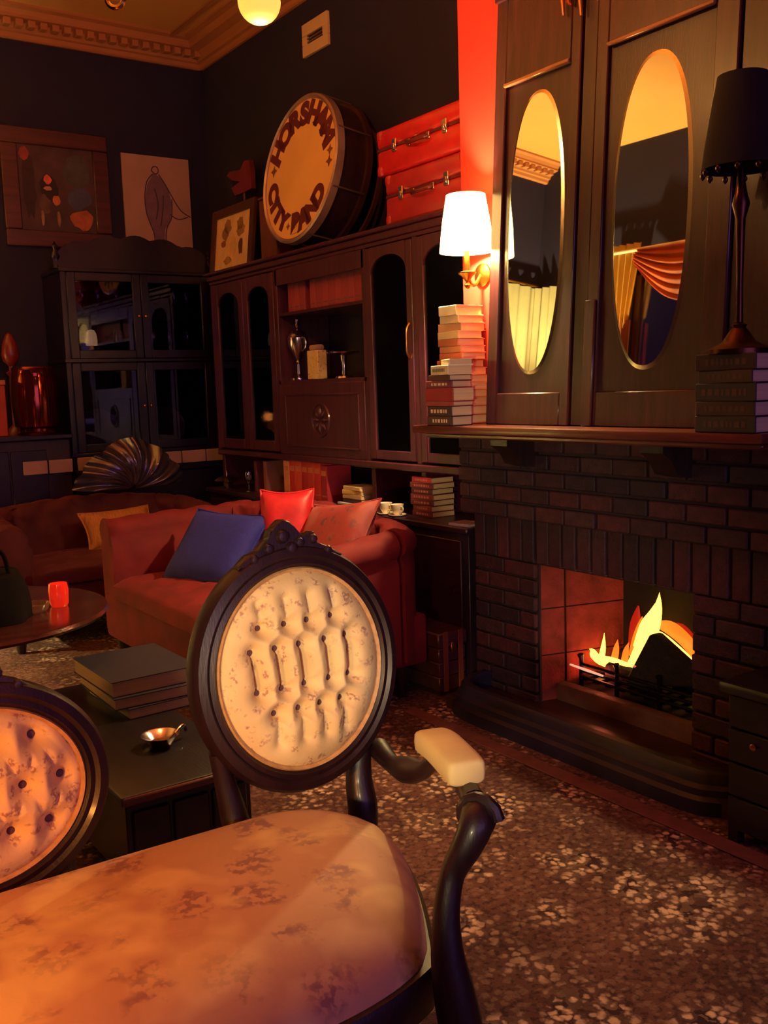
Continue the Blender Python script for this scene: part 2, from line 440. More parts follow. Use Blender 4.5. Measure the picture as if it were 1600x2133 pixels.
# grate
g = thing('fire_grate', 'black iron grate with front bars holding the burning logs', 'grate', (2.72, 2.31, .10))
M_iron = mat('cast_iron', (22, 18, 22), .45, metal=.6, amt=.2)
for z in (.15, .175, .20):
    bm = NB(); tube(bm, [(2.70, 2.0, z), (2.70, 2.58, z)], .007, 8); obj('bar', bm, M_iron, g)
for y in (2.0, 2.2, 2.40, 2.58):
    bm = NB(); tube(bm, [(2.70, y, .10), (2.70, y, .22), (2.695, y, .24)], [.009, .009, .013], 8); obj('upright', bm, M_iron, g)
bm = NB()
for k in range(10): box(bm, (2.705, 2.0+k*.062, .135), (2.90, 2.03+k*.062, .15))
obj('base_grid', bm, M_iron, g)
# logs
M_bark = mat('charred_bark', (26, 18, 20), .9, amt=.5, scale=20, bump=.8, bscale=40)
def logpx(pts, x0, x1, label):
    p = [onx(a, b, x0) for a, b in pts]
    bm = NB(); n = len(p); d = Vector((x1-x0, 0, 0))
    addmesh(bm, p+[q+d for q in p], [list(range(n)), [n+i for i in range(n)][::-1]]+[(i, (i+1) % n, n+(i+1) % n, n+i) for i in range(n)])
    bmesh.ops.bevel(bm, geom=bm.edges[:], offset=.006, segments=1, affect='EDGES')
    o = obj('split_log', bm, M_bark); tag(o, label, 'log', 'logs in the fire'); return o
logpx([(1305, 1412), (1352, 1322), (1362, 1322), (1452, 1404), (1455, 1432), (1310, 1430)], 2.71, 2.76, 'large wedge-shaped charred log with flames along its top edges')
def rlog(a, b, r, label):
    bm = NB(); a = Vector(a); b = Vector(b); pts = [a.lerp(b, k/8)+Vector((random.uniform(-.004, .004), 0, random.uniform(-.004, .004))) for k in range(9)]
    tube(bm, pts, [r*random.uniform(.9, 1.08) for _ in pts], 9); tag(obj('split_log', bm, M_bark), label, 'log', 'logs in the fire')
rlog((2.77, 2.50, .18), (2.79, 2.24, .18), .030, 'charred round log lying low under the small left flames')
rlog((2.86, 2.52, .20), (2.86, 2.05, .21), .045, 'thick charred log at the back of the fire')
# flames
def flame_mat(name, col, st):
    m = emis(name, col, st, base=(20, 5, 0)); return m
FY = flame_mat('flame_yellow', (255, 196, 70), 5.5); FO = flame_mat('flame_orange', (255, 96, 18), 2.6); FR_ = flame_mat('flame_red', (210, 30, 14), .9)
fire = thing('fire', 'bright yellow flames rising from the logs in the brick fireplace', 'fire', (2.78, 2.2, .2))
def flame(pts, rad, X, m, flat=.45):
    p = smoothpath([onx(a, b, X) for a, b in pts], 4); r = smoothvals(rad, 4)
    bm = NB(); V = []; F = []; seg = 10
    for i, q in enumerate(p):
        t = (p[min(i+1, len(p)-1)]-p[max(i-1, 0)]).normalized(); s = Vector((1, 0, 0)); w = t.cross(s).normalized()
        for k in range(seg):
            a = 2*PI*k/seg; V.append(q+(w*math.cos(a)+s*math.sin(a)*flat)*max(.0005, r[i]))
    for i in range(len(p)-1):
        for k in range(seg): F.append((i*seg+k, i*seg+(k+1) % seg, (i+1)*seg+(k+1) % seg, (i+1)*seg+k))
    F += [list(range(seg))[::-1], [(len(p)-1)*seg+k for k in range(seg)]]
    addmesh(bm, V, F); return obj('flame', bm, m, fire)
flame([(1302, 1408), (1320, 1380), (1342, 1340), (1360, 1300), (1371, 1265), (1374, 1234)], [.016, .024, .034, .034, .018, .0], 2.80, FY)
flame([(1328, 1350), (1346, 1312), (1360, 1285), (1366, 1258)], [.022, .034, .026, .004], 2.81, FY)
flame([(1345, 1322), (1375, 1335), (1410, 1362), (1440, 1390), (1452, 1420)], [.028, .036, .034, .028, .016], 2.80, FY)
flame([(1365, 1300), (1395, 1308), (1422, 1328), (1446, 1358), (1452, 1390)], [.010, .028, .030, .026, .010], 2.84, FO)
flame([(1390, 1306), (1420, 1312), (1448, 1340)], [.010, .024, .018], 2.87, FR_)
flame([(1314, 1375), (1326, 1335), (1334, 1305), (1338, 1284)], [.016, .022, .016, .001], 2.84, FO)
flame([(1318, 1345), (1324, 1300), (1330, 1262)], [.022, .026, .004], 2.88, FR_)
flame([(1218, 1372), (1232, 1360), (1248, 1374), (1278, 1382), (1310, 1392)], [.014, .020, .020, .024, .020], 2.79, FY)
flame([(1252, 1376), (1257, 1348), (1259, 1318)], [.016, .012, .0], 2.80, FY)
flame([(1278, 1382), (1284, 1352), (1287, 1332)], [.018, .014, .0], 2.81, FO)
flame([(1300, 1388), (1304, 1358), (1310, 1338)], [.018, .014, .0], 2.82, FO)
flame([(1232, 1365), (1227, 1350), (1224, 1340)], [.014, .010, .0], 2.81, FY)
light('fire_glow', 'POINT', (2.79, 2.20, .32), (1, .34, .10), 1.6, .05)
light('fire_glow', 'POINT', (2.73, 2.50, .18), (1, .14, .08), 1.3, .03)
# glowing strip imitating the glint of firelight on the front bar
bm = NB(); a = onx(1188, 1384, 2.69); b_ = onx(1256, 1408, 2.69); tube(bm, [a, a.lerp(b_, .5), b_], [.004, .006, .004], 8)
tag(obj('bar_glint', bm, emis('bar_glint_glow', (255, 190, 150), 1.0)), 'thin glowing strip for the glint on the left of the grate bar', 'ember', 'embers')
bm = NB(); a = onx(1322, 1388, 2.70); lathe(bm, [(0, -.006), (.007, 0), (0, .006)], a, 8)
tag(obj('ember', bm, emis('ember_dim', (255, 120, 110), .6)), 'small glowing ember below the wedge-shaped log', 'ember', 'embers')

# ------------------------------------------------------------------ overmantel: wooden door panels with oval mirrors leaning on the chimney breast
TL = R(3.6); O0 = Vector((2.425, 2.355, 1.144)); UP = Vector((math.sin(TL), 0, math.cos(TL))); OUT = Vector((-math.cos(TL), 0, math.sin(TL))); AY = Vector((0, 1, 0))
def om(a, b, c): return O0 + AY*a + UP*b + OUT*c
def onom(x, y, c=0.0):
    d = ray(x, y); n = OUT; t = ((O0+OUT*c-CP).dot(n))/d.dot(n); p = CP+d*t-O0; return p.dot(AY), p.dot(UP)
ov = thing('overmantel', 'dark wooden overmantel with two tall oval mirrors leaning above the mantel shelf', 'overmantel', O0)
M_om = wood('overmantel_wood', (66, 25, 34), .36, axis=2, coat=.35)
M_om2 = wood('overmantel_panel', (56, 20, 31), .4, axis=2, coat=.3)
aL = onom(1016, 700)[0]; aR = onom(1500, 850)[0]; aE = 1.565-2.355; HT = 1.55
pL0 = onom(1034, 812)[0]; pL1 = onom(1172, 600)[0]; pR0 = onom(1240, 800)[0]; pR1 = onom(1456, 760)[0]
bT = onom(1051, 183)[1]; bB = onom(1100, 818)[1]
def fbox(bm, a0, a1, b0, b1, c0, c1, bev=.004):
    box(bm, (min(a0, a1), b0, c0), (max(a0, a1), b1, c1), bev, 1, Matrix.Translation(O0) @ Matrix((AY, UP, OUT)).transposed().to_4x4())
    return bm
obj('stile', fbox(NB(), aL, pL0, 0, HT, -.028, 0), M_om, ov)
obj('stile', fbox(NB(), pL1, pL1-.045, 0, HT, -.028, 0), M_om, ov)
obj('stile', fbox(NB(), pR0+.05, pR0, 0, HT, -.028, 0), M_om, ov)
obj('center_post', fbox(NB(), pL1-.05, pR0+.055, 0, HT, -.028, -.008), M_om2, ov)
obj('pilaster_block', fbox(NB(), pR0+.052, pR0+.005, 0, .42, 0, .012), M_om, ov)
obj('stile', fbox(NB(), pR1, aR, 0, HT, -.028, 0), M_om, ov)
for a0, a1 in ((pL0, pL1), (pR0, pR1)):
    obj('bottom_rail', fbox(NB(), a0, a1, 0, bB, -.028, 0), M_om, ov)
    obj('top_rail', fbox(NB(), a0, a1, bT, HT, -.028, 0), M_om, ov)
    obj('moulding', fbox(NB(), a0, a1, bT-.004, bT+.010, -.002, .012, .003), mat('moulding_wood', (150, 90, 60), .25, coat=.5), ov)
    obj('door_panel', fbox(NB(), a0, a1, bB, bT, -.028, -.014, .001), M_om2, ov)
obj('side_panel', fbox(NB(), aR-.004, aE, 0, HT, -.028, -.012), M_om2, ov)
obj('side_stile', fbox(NB(), aE+.04, aE, 0, HT, -.012, -.002), M_om, ov)
obj('frieze_moulding', fbox(NB(), aL, aE, HT-.02, HT, -.028, .014, .003), M_om, ov)
def mirror_mat():
    m = mat('mirror_silver', (236, 230, 214), .015, metal=1, amt=.01); return m
def oval(l, r_, t, b):
    a0 = onom(*l, -.012)[0]; a1 = onom(*r_, -.012)[0]; b1 = onom(*t, -.012)[1]; b0 = onom(*b, -.012)[1]
    ca, cb, ha, hb = (a0+a1)/2, (b0+b1)/2, abs(a0-a1)/2, (b1-b0)/2
    # stadium-like oval (superellipse)
    def pt(t, k):
        c, s = math.cos(t), math.sin(t); e = .88
        return ca+ha*k*math.copysign(abs(c)**e, c), cb+hb*k*math.copysign(abs(s)**e, s) if False else cb+(hb-(1-k)*ha)*math.copysign(abs(s)**e, s)
    n = 72; bm = NB()
    addmesh(bm, [om(*pt(2*PI*i/n, .915), -.010) for i in range(n)], [list(range(n))])
    mo = obj('mirror_glass', bm, mirror_mat(), ov, smooth=False)
    bm = NB(); V = []; F = []
    for i in range(n):
        t_ = 2*PI*i/n; V += [om(*pt(t_, .915), -.010), om(*pt(t_, .97), -.0125), om(*pt(t_, 1.0), -.0138)]
    for i in range(n):
        j = (i+1) % n
        for k in range(2): F.append((i*3+k, j*3+k, j*3+k+1, i*3+k+1))
    addmesh(bm, V, F); obj('mirror_bevel', bm, mat('mirror_bevel', (240, 226, 190), .25, metal=1, amt=.02), mo)
oval((1056, 500), (1173, 500), (1114, 190), (1100, 780))
oval((1275, 450), (1442, 400), (1385, 98), (1335, 770))
# gilt bracket at the head of the overmantel
br = thing('candle_bracket', 'small gilt bracket with two hanging prongs at the top of the overmantel', 'bracket', om(*onom(1200, 10), .02))
M_gilt = mat('gilt', (214, 150, 90), .35, metal=.8, amt=.1)
a0 = onom(1200, -25)
bm = NB(); fbox(bm, a0[0]-.05, a0[0]+.05, a0[1]-.01, a0[1]+.03, .0, .022); obj('back_bar', bm, M_gilt, br)
for px_ in (1182, 1219):
    a, b = onom(px_, 36); a2, b2 = onom(px_-3, -28); bm = NB(); tube(bm, [om(a, b, .018), om((a+a2)/2, (b+b2)/2, .02), om(a2, b2, .016)], [.005, .007, .007], 8); obj('prong', bm, M_gilt, br)
a, b = onom(1196, 8); bm = NB(); tube(bm, [om(a-.004, b+.05, .018), om(a+.004, b, .022), om(a-.006, b-.012, .018)], [.006, .010, .004], 8); obj('leaf_drop', bm, mat('copper_leaf', (170, 70, 50), .4, metal=.6), br)
# ------------------------------------------------------------------ books
M_page = mat('book_pages', (214, 190, 150), .8, amt=.12, scale=4, stretch=(1, 1, 60))
def bookmat(c): return mat('cloth_%d_%d_%d' % c, c, .55, amt=.15, scale=12)
def book(loc, L, Wd, T, col, label, group, rotz=0, upright=False, name='book', lettering=None, pages=None):
    """lying: spine faces local -x, length along y. upright: spine faces local -x, thickness along y."""
    t = thing(name, label, 'book', loc, group, rotz)
    LOC[t.name] = Vector((0, 0, 0))
    k = .0025; cm = bookmat(col)
    bm = NB()
    if not upright:
        box(bm, (0, -L/2, 0), (Wd, L/2, k)); box(bm, (0, -L/2, T-k), (Wd, L/2, T)); box(bm, (-.003, -L/2, 0), (k, L/2, T), .002)
        obj('cover', bm, cm, t, ang=30)
        obj('page_block', box(NB(), (k, -L/2+.004, k), (Wd-.004, L/2-.004, T-k)), pages or M_page, t, smooth=False)
        if lettering:
            bm = NB(); y = -L/2+.03
            while y < L/2-.03:
                w = random.uniform(.006, .016); box(bm, (-.0036, y, T*.32), (-.003, y+w, T*.68)); y += w+.007
            obj('spine_title', bm, lettering, t, smooth=False)
    else:
        box(bm, (0, 0, 0), (Wd, k, L)); box(bm, (0, T-k, 0), (Wd, T, L)); box(bm, (-.003, 0, 0), (k, T, L), .002)
        obj('cover', bm, cm, t, ang=30)
        obj('page_block', box(NB(), (k, k, .004), (Wd-.004, T-k, L-.004)), pages or M_page, t, smooth=False)
        if lettering:
            bm = NB(); box(bm, (-.0036, T*.12, L*.72), (-.003, T*.88, L*.86)); box(bm, (-.0036, T*.12, L*.12), (-.003, T*.88, L*.16)); obj('spine_title', bm, lettering, t, smooth=False)
    return t
M_pale_letter = mat('pale_lettering', (226, 196, 170), .6)
# ---- two stacks at the left end of the mantel
PAL = [(226, 214, 186), (214, 196, 160), (196, 150, 110), (206, 180, 140), (160, 90, 64), (186, 120, 86), (170, 84, 60), (150, 70, 56), (196, 130, 96), (176, 96, 70), (204, 140, 100), (188, 110, 80), (206, 150, 110), (170, 90, 66), (160, 84, 60)]
z = 1.1435; n = 15; hts = [.036, .034, .033, .030, .028, .028, .030, .030, .028, .026, .028, .030, .030, .030, .038]
for i in range(n):
    h = hts[i]; L = .175-.004*i+random.uniform(-.012, .01); Wd = .125+random.uniform(-.01, .008)
    nth = ['lowest', 'second', 'third', 'fourth', 'fifth', 'sixth', 'seventh', 'eighth', 'ninth', 'tenth', 'eleventh', 'twelfth', 'thirteenth', 'fourteenth', 'topmost'][i]
    book((2.405+random.uniform(-.006, .006), 2.985+random.uniform(-.006, .006), z), L, Wd, h, PAL[n-1-i], '%s book from below in the tall pale stack at the mantel end' % nth if i < n-1 else 'white topmost book of the tall stack at the mantel end', 'books stacked on the mantel end', R(random.uniform(-5, 5))); z += h
z = 1.1435
for i, (h, L, Wd, c, rz, lab, let) in enumerate([
        (.036, .150, .10, (70, 34, 34), 2, 'dark red book at the bottom of the short mantel stack', M_pale_letter),
        (.038, .155, .10, (60, 28, 34), -2, 'dark book with pale spine lettering, second from below in short mantel stack', M_pale_letter),
        (.018, .165, .10, (150, 60, 62), 1, 'thin pinkish book under the thick crimson book', None),
        (.052, .170, .105, (150, 22, 40), 0, 'thick crimson book in the short stack on the mantel', None),
        (.026, .150, .10, (120, 50, 64), 4, 'plum book on top of the thick crimson book', M_pale_letter),
        (.022, .150, .10, (86, 46, 44), -6, 'brown book beneath the white tilted book', None)]):
    book((2.300, 2.925, z), L, Wd, h, c, lab, 'books stacked on the mantel end', R(rz), lettering=let); z += h
book((2.30, 2.92, z), .17, .10, .036, (232, 222, 190), 'white book slipping at an angle atop the short mantel stack', 'books stacked on the mantel end', R(-16), lettering=mat('grey_lettering', (120, 120, 96), .6)); z += .036
book((2.31, 2.895, z), .12, .09, .022, (222, 208, 176), 'small pale paperback topmost of the short mantel stack', 'books stacked on the mantel end', R(-24))

# ------------------------------------------------------------------ wall lamp beside the overmantel (the lit one)
SC = Vector((2.425, 2.895, 0))
wl = thing('wall_lamp', 'lit wall lamp with a glowing cream shade on the red chimney breast', 'lamp', (2.545, 2.95, 1.72))
M_brass = mat('aged_brass', (190, 130, 60), .3, metal=1, amt=.15)
bm = NB(); lathe(bm, [(0, 0), (.045, 0), (.045, .008), (.03, .014), (.012, .02), (0, .02)], (2.55, 2.945, 1.72), 20, Matrix.Rotation(R(-90), 4, 'Y')); obj('back_plate', bm, M_brass, wl)
bm = NB(); tube(bm, smoothpath([(2.535, 2.945, 1.72), (2.49, 2.925, 1.68), (2.445, 2.90, 1.68), (SC.x, SC.y, 1.72)], 5), .007, 8); obj('arm', bm, M_brass, wl)
bm = NB(); lathe(bm, [(0, 1.655), (.008, 1.66), (.013, 1.672), (.006, 1.684), (.010, 1.69), (.022, 1.705), (.034, 1.715), (.034, 1.72), (.012, 1.725), (.010, 1.80), (0, 1.80)], (SC.x, SC.y, 0), 18); obj('candle_cup', bm, M_brass, wl)
SH = emis('lit_shade', (255, 208, 116), 14, base=(250, 230, 190))
def shade(bm, c, r0, r1, z0, z1, th=.003, seg=32):
    return lathe(bm, [(r0, z0), (r1, z1), (r1-th, z1), (r0-th, z0), (r0, z0)], c, seg)
bm = NB()
V = []; seg = 32
def open_shade(bm, c, prof, seg=32, th=.003):
    n = len(prof); V = []; F = []
    full = prof+[(r-th, z) for r, z in reversed(prof)]; m = len(full)
    for i in range(seg):
        a = 2*PI*i/seg
        for r, z in full: V.append(Vector((c[0]+r*math.cos(a), c[1]+r*math.sin(a), z)))
    for i in range(seg):
        j = (i+1) % seg
        for k in range(m): F.append((i*m+k, j*m+k, j*m+(k+1) % m, i*m+(k+1) % m))
    return addmesh(bm, V, F)
open_shade(bm, SC, [(.104, 1.795), (.100, 1.83), (.092, 1.90), (.080, 1.97), (.074, 2.005)]); obj('lamp_shade', bm, SH, wl)
light('wall_lamp_bulb', 'POINT', (SC.x, SC.y, 1.856), (1, .70, .30), 140, .025)

# ------------------------------------------------------------------ unlit table lamp at the other end of the mantel, on books
LX = 2.355; LYY = onx(1540, 660, LX).y
zb = 1.1435
for i, (h, L, Wd, col, lab) in enumerate([(.045, .20, .14, (44, 30, 40), 'dark thick book at the bottom of the stack under the unlit lamp'), (.04, .19, .135, (60, 34, 36), 'dark brown book, second from below under the unlit lamp'), (.05, .20, .14, (40, 26, 44), 'dark violet book, third from below under the unlit lamp'), (.035, .18, .13, (66, 40, 40), 'brown book with faint gold lines near the top of the lamp stack'), (.045, .185, .13, (50, 30, 34), 'topmost dark book directly under the unlit lamp base')]):
    book((2.29, LYY-.005, zb), L, Wd, h, col, lab, 'books under the unlit lamp', R(random.uniform(-4, 4)), lettering=mat('dim_gold', (84, 54, 50), .6)); zb += h
tl = thing('table_lamp', 'unlit table lamp with dark shade and slim stem standing on books', 'lamp', (LX, LYY, zb))
M_dbr = mat('dark_bronze', (86, 48, 36), .3, metal=.9, amt=.2)
bm = NB(); lathe(bm, [(0, zb), (.085, zb), (.085, zb+.012), (.07, zb+.02), (.045, zb+.032), (.03, zb+.055), (.018, zb+.07), (.022, zb+.078), (.009, zb+.085), (0, zb+.085)], (LX, LYY, 0), 24); obj('base', bm, M_dbr, tl)
bm = NB(); lathe(bm, [(0, zb+.08), (.011, zb+.085), (.009, zb+.2), (.013, zb+.36), (.024, zb+.40), (.016, zb+.43), (.01, zb+.47), (.01, zb+.56), (0, zb+.56)], (LX, LYY, 0), 18); obj('stem', bm, M_dbr, tl)
zs = onx(1540, 352, LX).z
bm = NB(); open_shade(bm, (LX, LYY), [(.104, zs), (.098, zs+.05), (.078, zs+.17), (.065, zs+.24)]); sh = obj('lamp_shade', bm, mat('dark_shade_cloth', (22, 9, 18), .9), tl)
for k in range(12):
    a = 2*PI*k/12; bm = NB(); lathe(bm, [(0, zs-.022), (.007, zs-.014), (.008, zs-.006), (.003, zs)], (LX+.10*math.cos(a), LYY+.10*math.sin(a), 0), 8); obj('bead_drop', bm, M_dbr, sh)

# ------------------------------------------------------------------ bookcase on the right wall
BX = 2.65; BB = XR-.005
def Y(px, py=720): return onx(px, py, BX).y
yA, yZ = Y(440, 640), 3.085
zt, zl = 2.03, .94
bk = thing('bookcase', 'long dark wooden glazed bookcase along the right wall behind the red sofa', 'bookcase', (2.8, 4.4, 0))
M_bk = wood('bookcase_wood', (74, 27, 46), .36, axis=2, coat=.25); M_bkd = wood('bookcase_dark', (46, 17, 38), .45, axis=1, coat=.2)
M_bglass = glass('cabinet_glass', (190, 180, 200), .03, .03)
obj('back_panel', box(NB(), (BB-.012, yZ, .7), (BB, yA, zt)), M_bkd, bk, smooth=False)
bm = NB(); box(bm, (BX-.03, yZ, zt-.02), (BB, yA+.03, zt), .006); box(bm, (BX-.015, yZ, zt-.055), (BB, yA+.015, zt-.02), .006); box(bm, (BX-.005, yZ, zt-.075), (BB, yA+.005, zt-.055), .004)
obj('cornice', bm, M_bk, bk)
bm = NB(); box(bm, (BX-.01, yZ, zl-.035), (BB, yA, zl), .006); obj('bottom_rail', bm, M_bk, bk)
# uprights between the bays
y_ab = Y(578); y_bc = Y(762); y_cd = Y(868)
for y in (yA-.018, y_ab, y_bc, y_cd, yZ+.012):
    bm = NB(); box(bm, (BX, y-.02, zl), (BB-.012, y+.02, zt-.07), .003); obj('upright', bm, M_bk, bk)
def door(y0, y1, z0, z1, arch=True, st=.05, name='glazed_door', knob=None):
    """frame with an arched glass pane"""
    d = thing_part = None
    a, b = min(y0, y1), max(y0, y1)
    bm = NB(); x0, x1 = BX-.004, BX+.018
    box(bm, (x0, a, z0), (x1, a+st, z1), .003); box(bm, (x0, b-st, z0), (x1, b, z1), .003); box(bm, (x0, a+st, z0), (x1, b-st, z0+st), .003)
    if arch:
        w = (b-a-2*st)/2; cy = (a+b)/2; zc = z1-st-w*.55; n = 14
        top = [(cy+w*math.cos(PI*i/n), zc+w*.55*math.sin(PI*i/n)) for i in range(n+1)]
        prism(bm, top+[(cy-w, z1), (cy+w, z1)], lambda p, q, c: Vector((x0+c, p, q)), x1-x0)
    else: box(bm, (x0, a+st, z1-st), (x1, b-st, z1), .003)
    f = obj(name, bm, M_bk, bk)
    obj('pane', box(NB(), (BX+.006, a+st*.8, z0+st*.8), (BX+.009, b-st*.8, z1-st*.7)), M_bglass, f, smooth=False)
    if knob:
        bm = NB(); tube(bm, smoothpath([(x0, knob, 1.42), (x0-.018, knob, 1.45), (x0-.02, knob, 1.50), (x0-.018, knob, 1.55), (x0, knob, 1.58)], 4), .005, 8); obj('handle', bm, M_brass, f)
    return f
mid = (yA-.04+y_ab)/2
door(yA-.04, mid, zl+.01, zt-.08, st=.06); door(mid, y_ab+.02, zl+.01, zt-.08, st=.06)
door(y_bc-.02, y_cd+.02, zl+.01, zt-.08, st=.045, knob=y_cd+.045); door(y_cd-.02, yZ+.03, zl+.01, zt-.08, st=.045)
# shelves behind the doors and in the open bay
for y0, y1, zz in ((y_ab, yA, 1.33), (y_ab, yA, 1.66), (y_cd, y_bc, 1.32), (y_cd, y_bc, 1.70), (yZ, y_cd, 1.30), (yZ, y_cd, 1.70)):
    obj('shelf', box(NB(), (BX+.03, y0, zz-.009), (BB-.012, y1, zz+.009)), M_bkd, bk, smooth=False)
z_sh = onx(660, 638, BX+.05).z-.012; z_n = onx(660, 790, BX+.03).z
obj('shelf', box(NB(), (BX+.01, y_bc, z_sh-.016), (BB-.012, y_ab, z_sh)), M_bk, bk, smooth=False)
obj('shelf', box(NB(), (BX, y_bc, z_n-.02), (BB-.012, y_ab, z_n)), M_bk, bk, smooth=False)
obj('top_board', box(NB(), (BX, y_bc, zt-.16), (BX+.02, y_ab, zt-.07)), M_bk, bk, smooth=False)
# fall-front with carved rosette
zr = (zl+z_n-.02)/2; yr = (y_bc+y_ab)/2
bm = NB(); box(bm, (BX-.004, y_bc+.02, zl), (BX+.018, y_ab-.02, z_n-.02), .003); ff = obj('fall_front', bm, M_bk, bk)
bm = NB()
pr = [(-.008, 0), (-.005, .008), (.005, .008), (.008, 0)]
for y0, y1, z0, z1 in ((y_bc+.07, y_ab-.07, zl+.045, zl+.055), (y_bc+.07, y_ab-.07, z_n-.085, z_n-.075)): box(bm, (BX-.010, y0, z0), (BX-.003, y1, z1), .002)
for y0 in (y_bc+.07, y_ab-.08): box(bm, (BX-.010, y0, zl+.045), (BX-.003, y0+.01, z_n-.075), .002)
obj('panel_moulding', bm, M_bk, ff)
bm = NB(); ellipse_ring(bm, lambda u, v, h: Vector((BX-.004-h, yr+u, zr+v)), .085, .085, pr, 32); obj('rosette_ring', bm, M_bk, ff)
for k in range(8):
    a = 2*PI*k/8; bm = NB(); lathe(bm, [(0, -.03), (.010, -.015), (.013, .005), (0, .032)], (0, 0, 0), 8)
    bmesh.ops.transform(bm, matrix=Matrix.Translation((BX-.006, yr+.042*math.cos(a), zr+.042*math.sin(a))) @ Matrix.Rotation(a-PI/2, 4, 'X') , verts=bm.verts)
    obj('rosette_petal', bm, M_bk, ff)
# base cabinet
zb0 = .70
bm = NB(); box(bm, (2.55, yZ, zb0-.03), (BB, yA+.02, zb0), .006); obj('base_top', bm, M_bkd, bk)
bm = NB(); box(bm, (2.57, yZ+.01, 0), (BB, yA, zb0-.03), .003); obj('base_body', bm, wood('base_wood', (40, 20, 38), .5), bk)
k = 0
for i in range(4):
    a = yZ+.05+i*(yA-yZ-.06)/4; b = a+(yA-yZ-.06)/4-.03
    bm = NB(); box(bm, (2.558, a, .10), (2.572, b, zb0-.06), .004); dd = obj('base_door', bm, M_bkd, bk)
    bm = NB(); lathe(bm, [(0, 0), (.008, .004), (.011, .014), (0, .02)], (2.558, a+.04, .42), 10, Matrix.Rotation(R(-90), 4, 'Y')); obj('knob', bm, M_brass, dd)
for y in (yA-.02, y_ab, y_bc, y_cd, yZ+.012):
    bm = NB(); box(bm, (BX+.02, y-.018, zb0), (BB-.012, y+.018, zl-.03), .003); obj('niche_post', bm, M_bk, bk)
# books behind the glass doors (dim)
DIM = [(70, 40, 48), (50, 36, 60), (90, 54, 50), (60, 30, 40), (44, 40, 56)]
ORD = ['first', 'second', 'third', 'fourth', 'fifth', 'sixth', 'seventh', 'eighth', 'ninth', 'tenth', 'eleventh', 'twelfth', 'thirteenth', 'fourteenth', 'fifteenth', 'sixteenth', 'seventeenth', 'eighteenth', 'nineteenth', 'twentieth', 'twenty-first', 'twenty-second', 'twenty-third', 'twenty-fourth']
def fill(y0, y1, z0, hmin, hmax, tag_):
    y = y0
    i = 0
    while y < y1-.03:
        T = random.uniform(.022, .045)
        if y+T > y1: break
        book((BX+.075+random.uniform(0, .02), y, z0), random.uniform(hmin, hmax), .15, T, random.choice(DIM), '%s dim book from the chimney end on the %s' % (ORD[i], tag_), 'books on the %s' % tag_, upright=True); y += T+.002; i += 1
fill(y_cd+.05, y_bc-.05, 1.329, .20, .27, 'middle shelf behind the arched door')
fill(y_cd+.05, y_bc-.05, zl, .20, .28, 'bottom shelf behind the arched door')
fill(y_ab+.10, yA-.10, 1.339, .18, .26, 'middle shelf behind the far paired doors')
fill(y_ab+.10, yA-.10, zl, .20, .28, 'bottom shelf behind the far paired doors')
# red set on the shelf of the open bay
ys = Y(741, 600)+.0; y = y_bc+.025
hh = onx(700, 555, BX+.05).z - z_sh
cnt = 0
tops = ['nearest', 'second', 'third', 'fourth', 'fifth', 'sixth', 'seventh', 'eighth', 'ninth', 'tenth', 'eleventh', 'twelfth', 'thirteenth', 'fourteenth']
T = .062
while y+T < y_ab-.02 and cnt < 14:
    if cnt == 9: y += .05
    book((BX+.045, y, z_sh), min(.20, zt-.09-z_sh-.01)-random.uniform(0, .006), .16, T-.004, (150, 50, 62) if cnt % 2 else (160, 58, 66), '%s red volume from the arched door end in the upper red row' % tops[cnt], 'red volumes on the upper open shelf', upright=True, lettering=mat('spine_band', (120, 70, 84), .6)); y += T; cnt += 1
# ---- things in the open bay
M_silver = mat('tarnished_silver', (200, 180, 190), .22, metal=1, amt=.12)
p = onx(617, 785, BX+.07)
tc_ = thing('trophy_cup', 'tall silver trophy cup with lid in the open bookcase bay', 'trophy', (BX+.09, p.y, z_n))
zz = z_n
bm = NB(); lathe(bm, [(0, 0), (.05, 0), (.05, .012), (.03, .02), (.012, .035), (.010, .09), (.018, .10), (.012, .11), (.03, .14), (.055, .19), (.058, .235), (.05, .245), (0, .245)], (BX+.09, p.y, zz), 20); obj('cup', bm, M_silver, tc_)
bm = NB(); lathe(bm, [(.052, .245), (.04, .265), (.015, .278), (.008, .29), (.014, .302), (.008, .315), (.010, .335), (0, .345)], (BX+.09, p.y, zz), 18); obj('lid', bm, M_silver, tc_)
for s in (-1, 1):
    bm = NB(); tube(bm, smoothpath([(BX+.09, p.y+s*.045, zz+.16), (BX+.09, p.y+s*.085, zz+.18), (BX+.09, p.y+s*.085, zz+.225), (BX+.09, p.y+s*.055, zz+.235)], 4), .005, 8); obj('handle', bm, M_silver, tc_)
p = onx(655, 780, BX+.05)
cc = thing('card_box', 'cream floral box standing upright in the open bookcase bay', 'box', (BX+.06, p.y, z_n))
bm = NB(); box(bm, (BX+.04, p.y-.055, z_n), (BX+.10, p.y+.055, z_n+.155), .004); obj('carton', bm, brocade('floral_card', (224, 186, 120), (150, 110, 84), (240, 214, 150), 40, 160), cc)
bm = NB(); box(bm, (BX+.045, p.y-.045, z_n+.155), (BX+.095, p.y+.045, z_n+.185), .012, 2); obj('lid', bm, mat('card_lid', (190, 140, 110), .6), cc)
p = onx(702, 780, BX+.07)
ck = thing('cake_stand', 'silver footed dish beside the cream box in the bookcase', 'dish', (BX+.11, p.y-.01, z_n))
bm = NB(); lathe(bm, [(0, 0), (.05, 0), (.045, .01), (.014, .022), (.01, .05), (.014, .09), (.02, .118), (.085, .130), (.088, .137), (.083, .138), (0, .126)], (BX+.11, p.y-.01, z_n), 24); obj('dish', bm, M_silver, ck)
p = onx(741, 740, BX+.10)
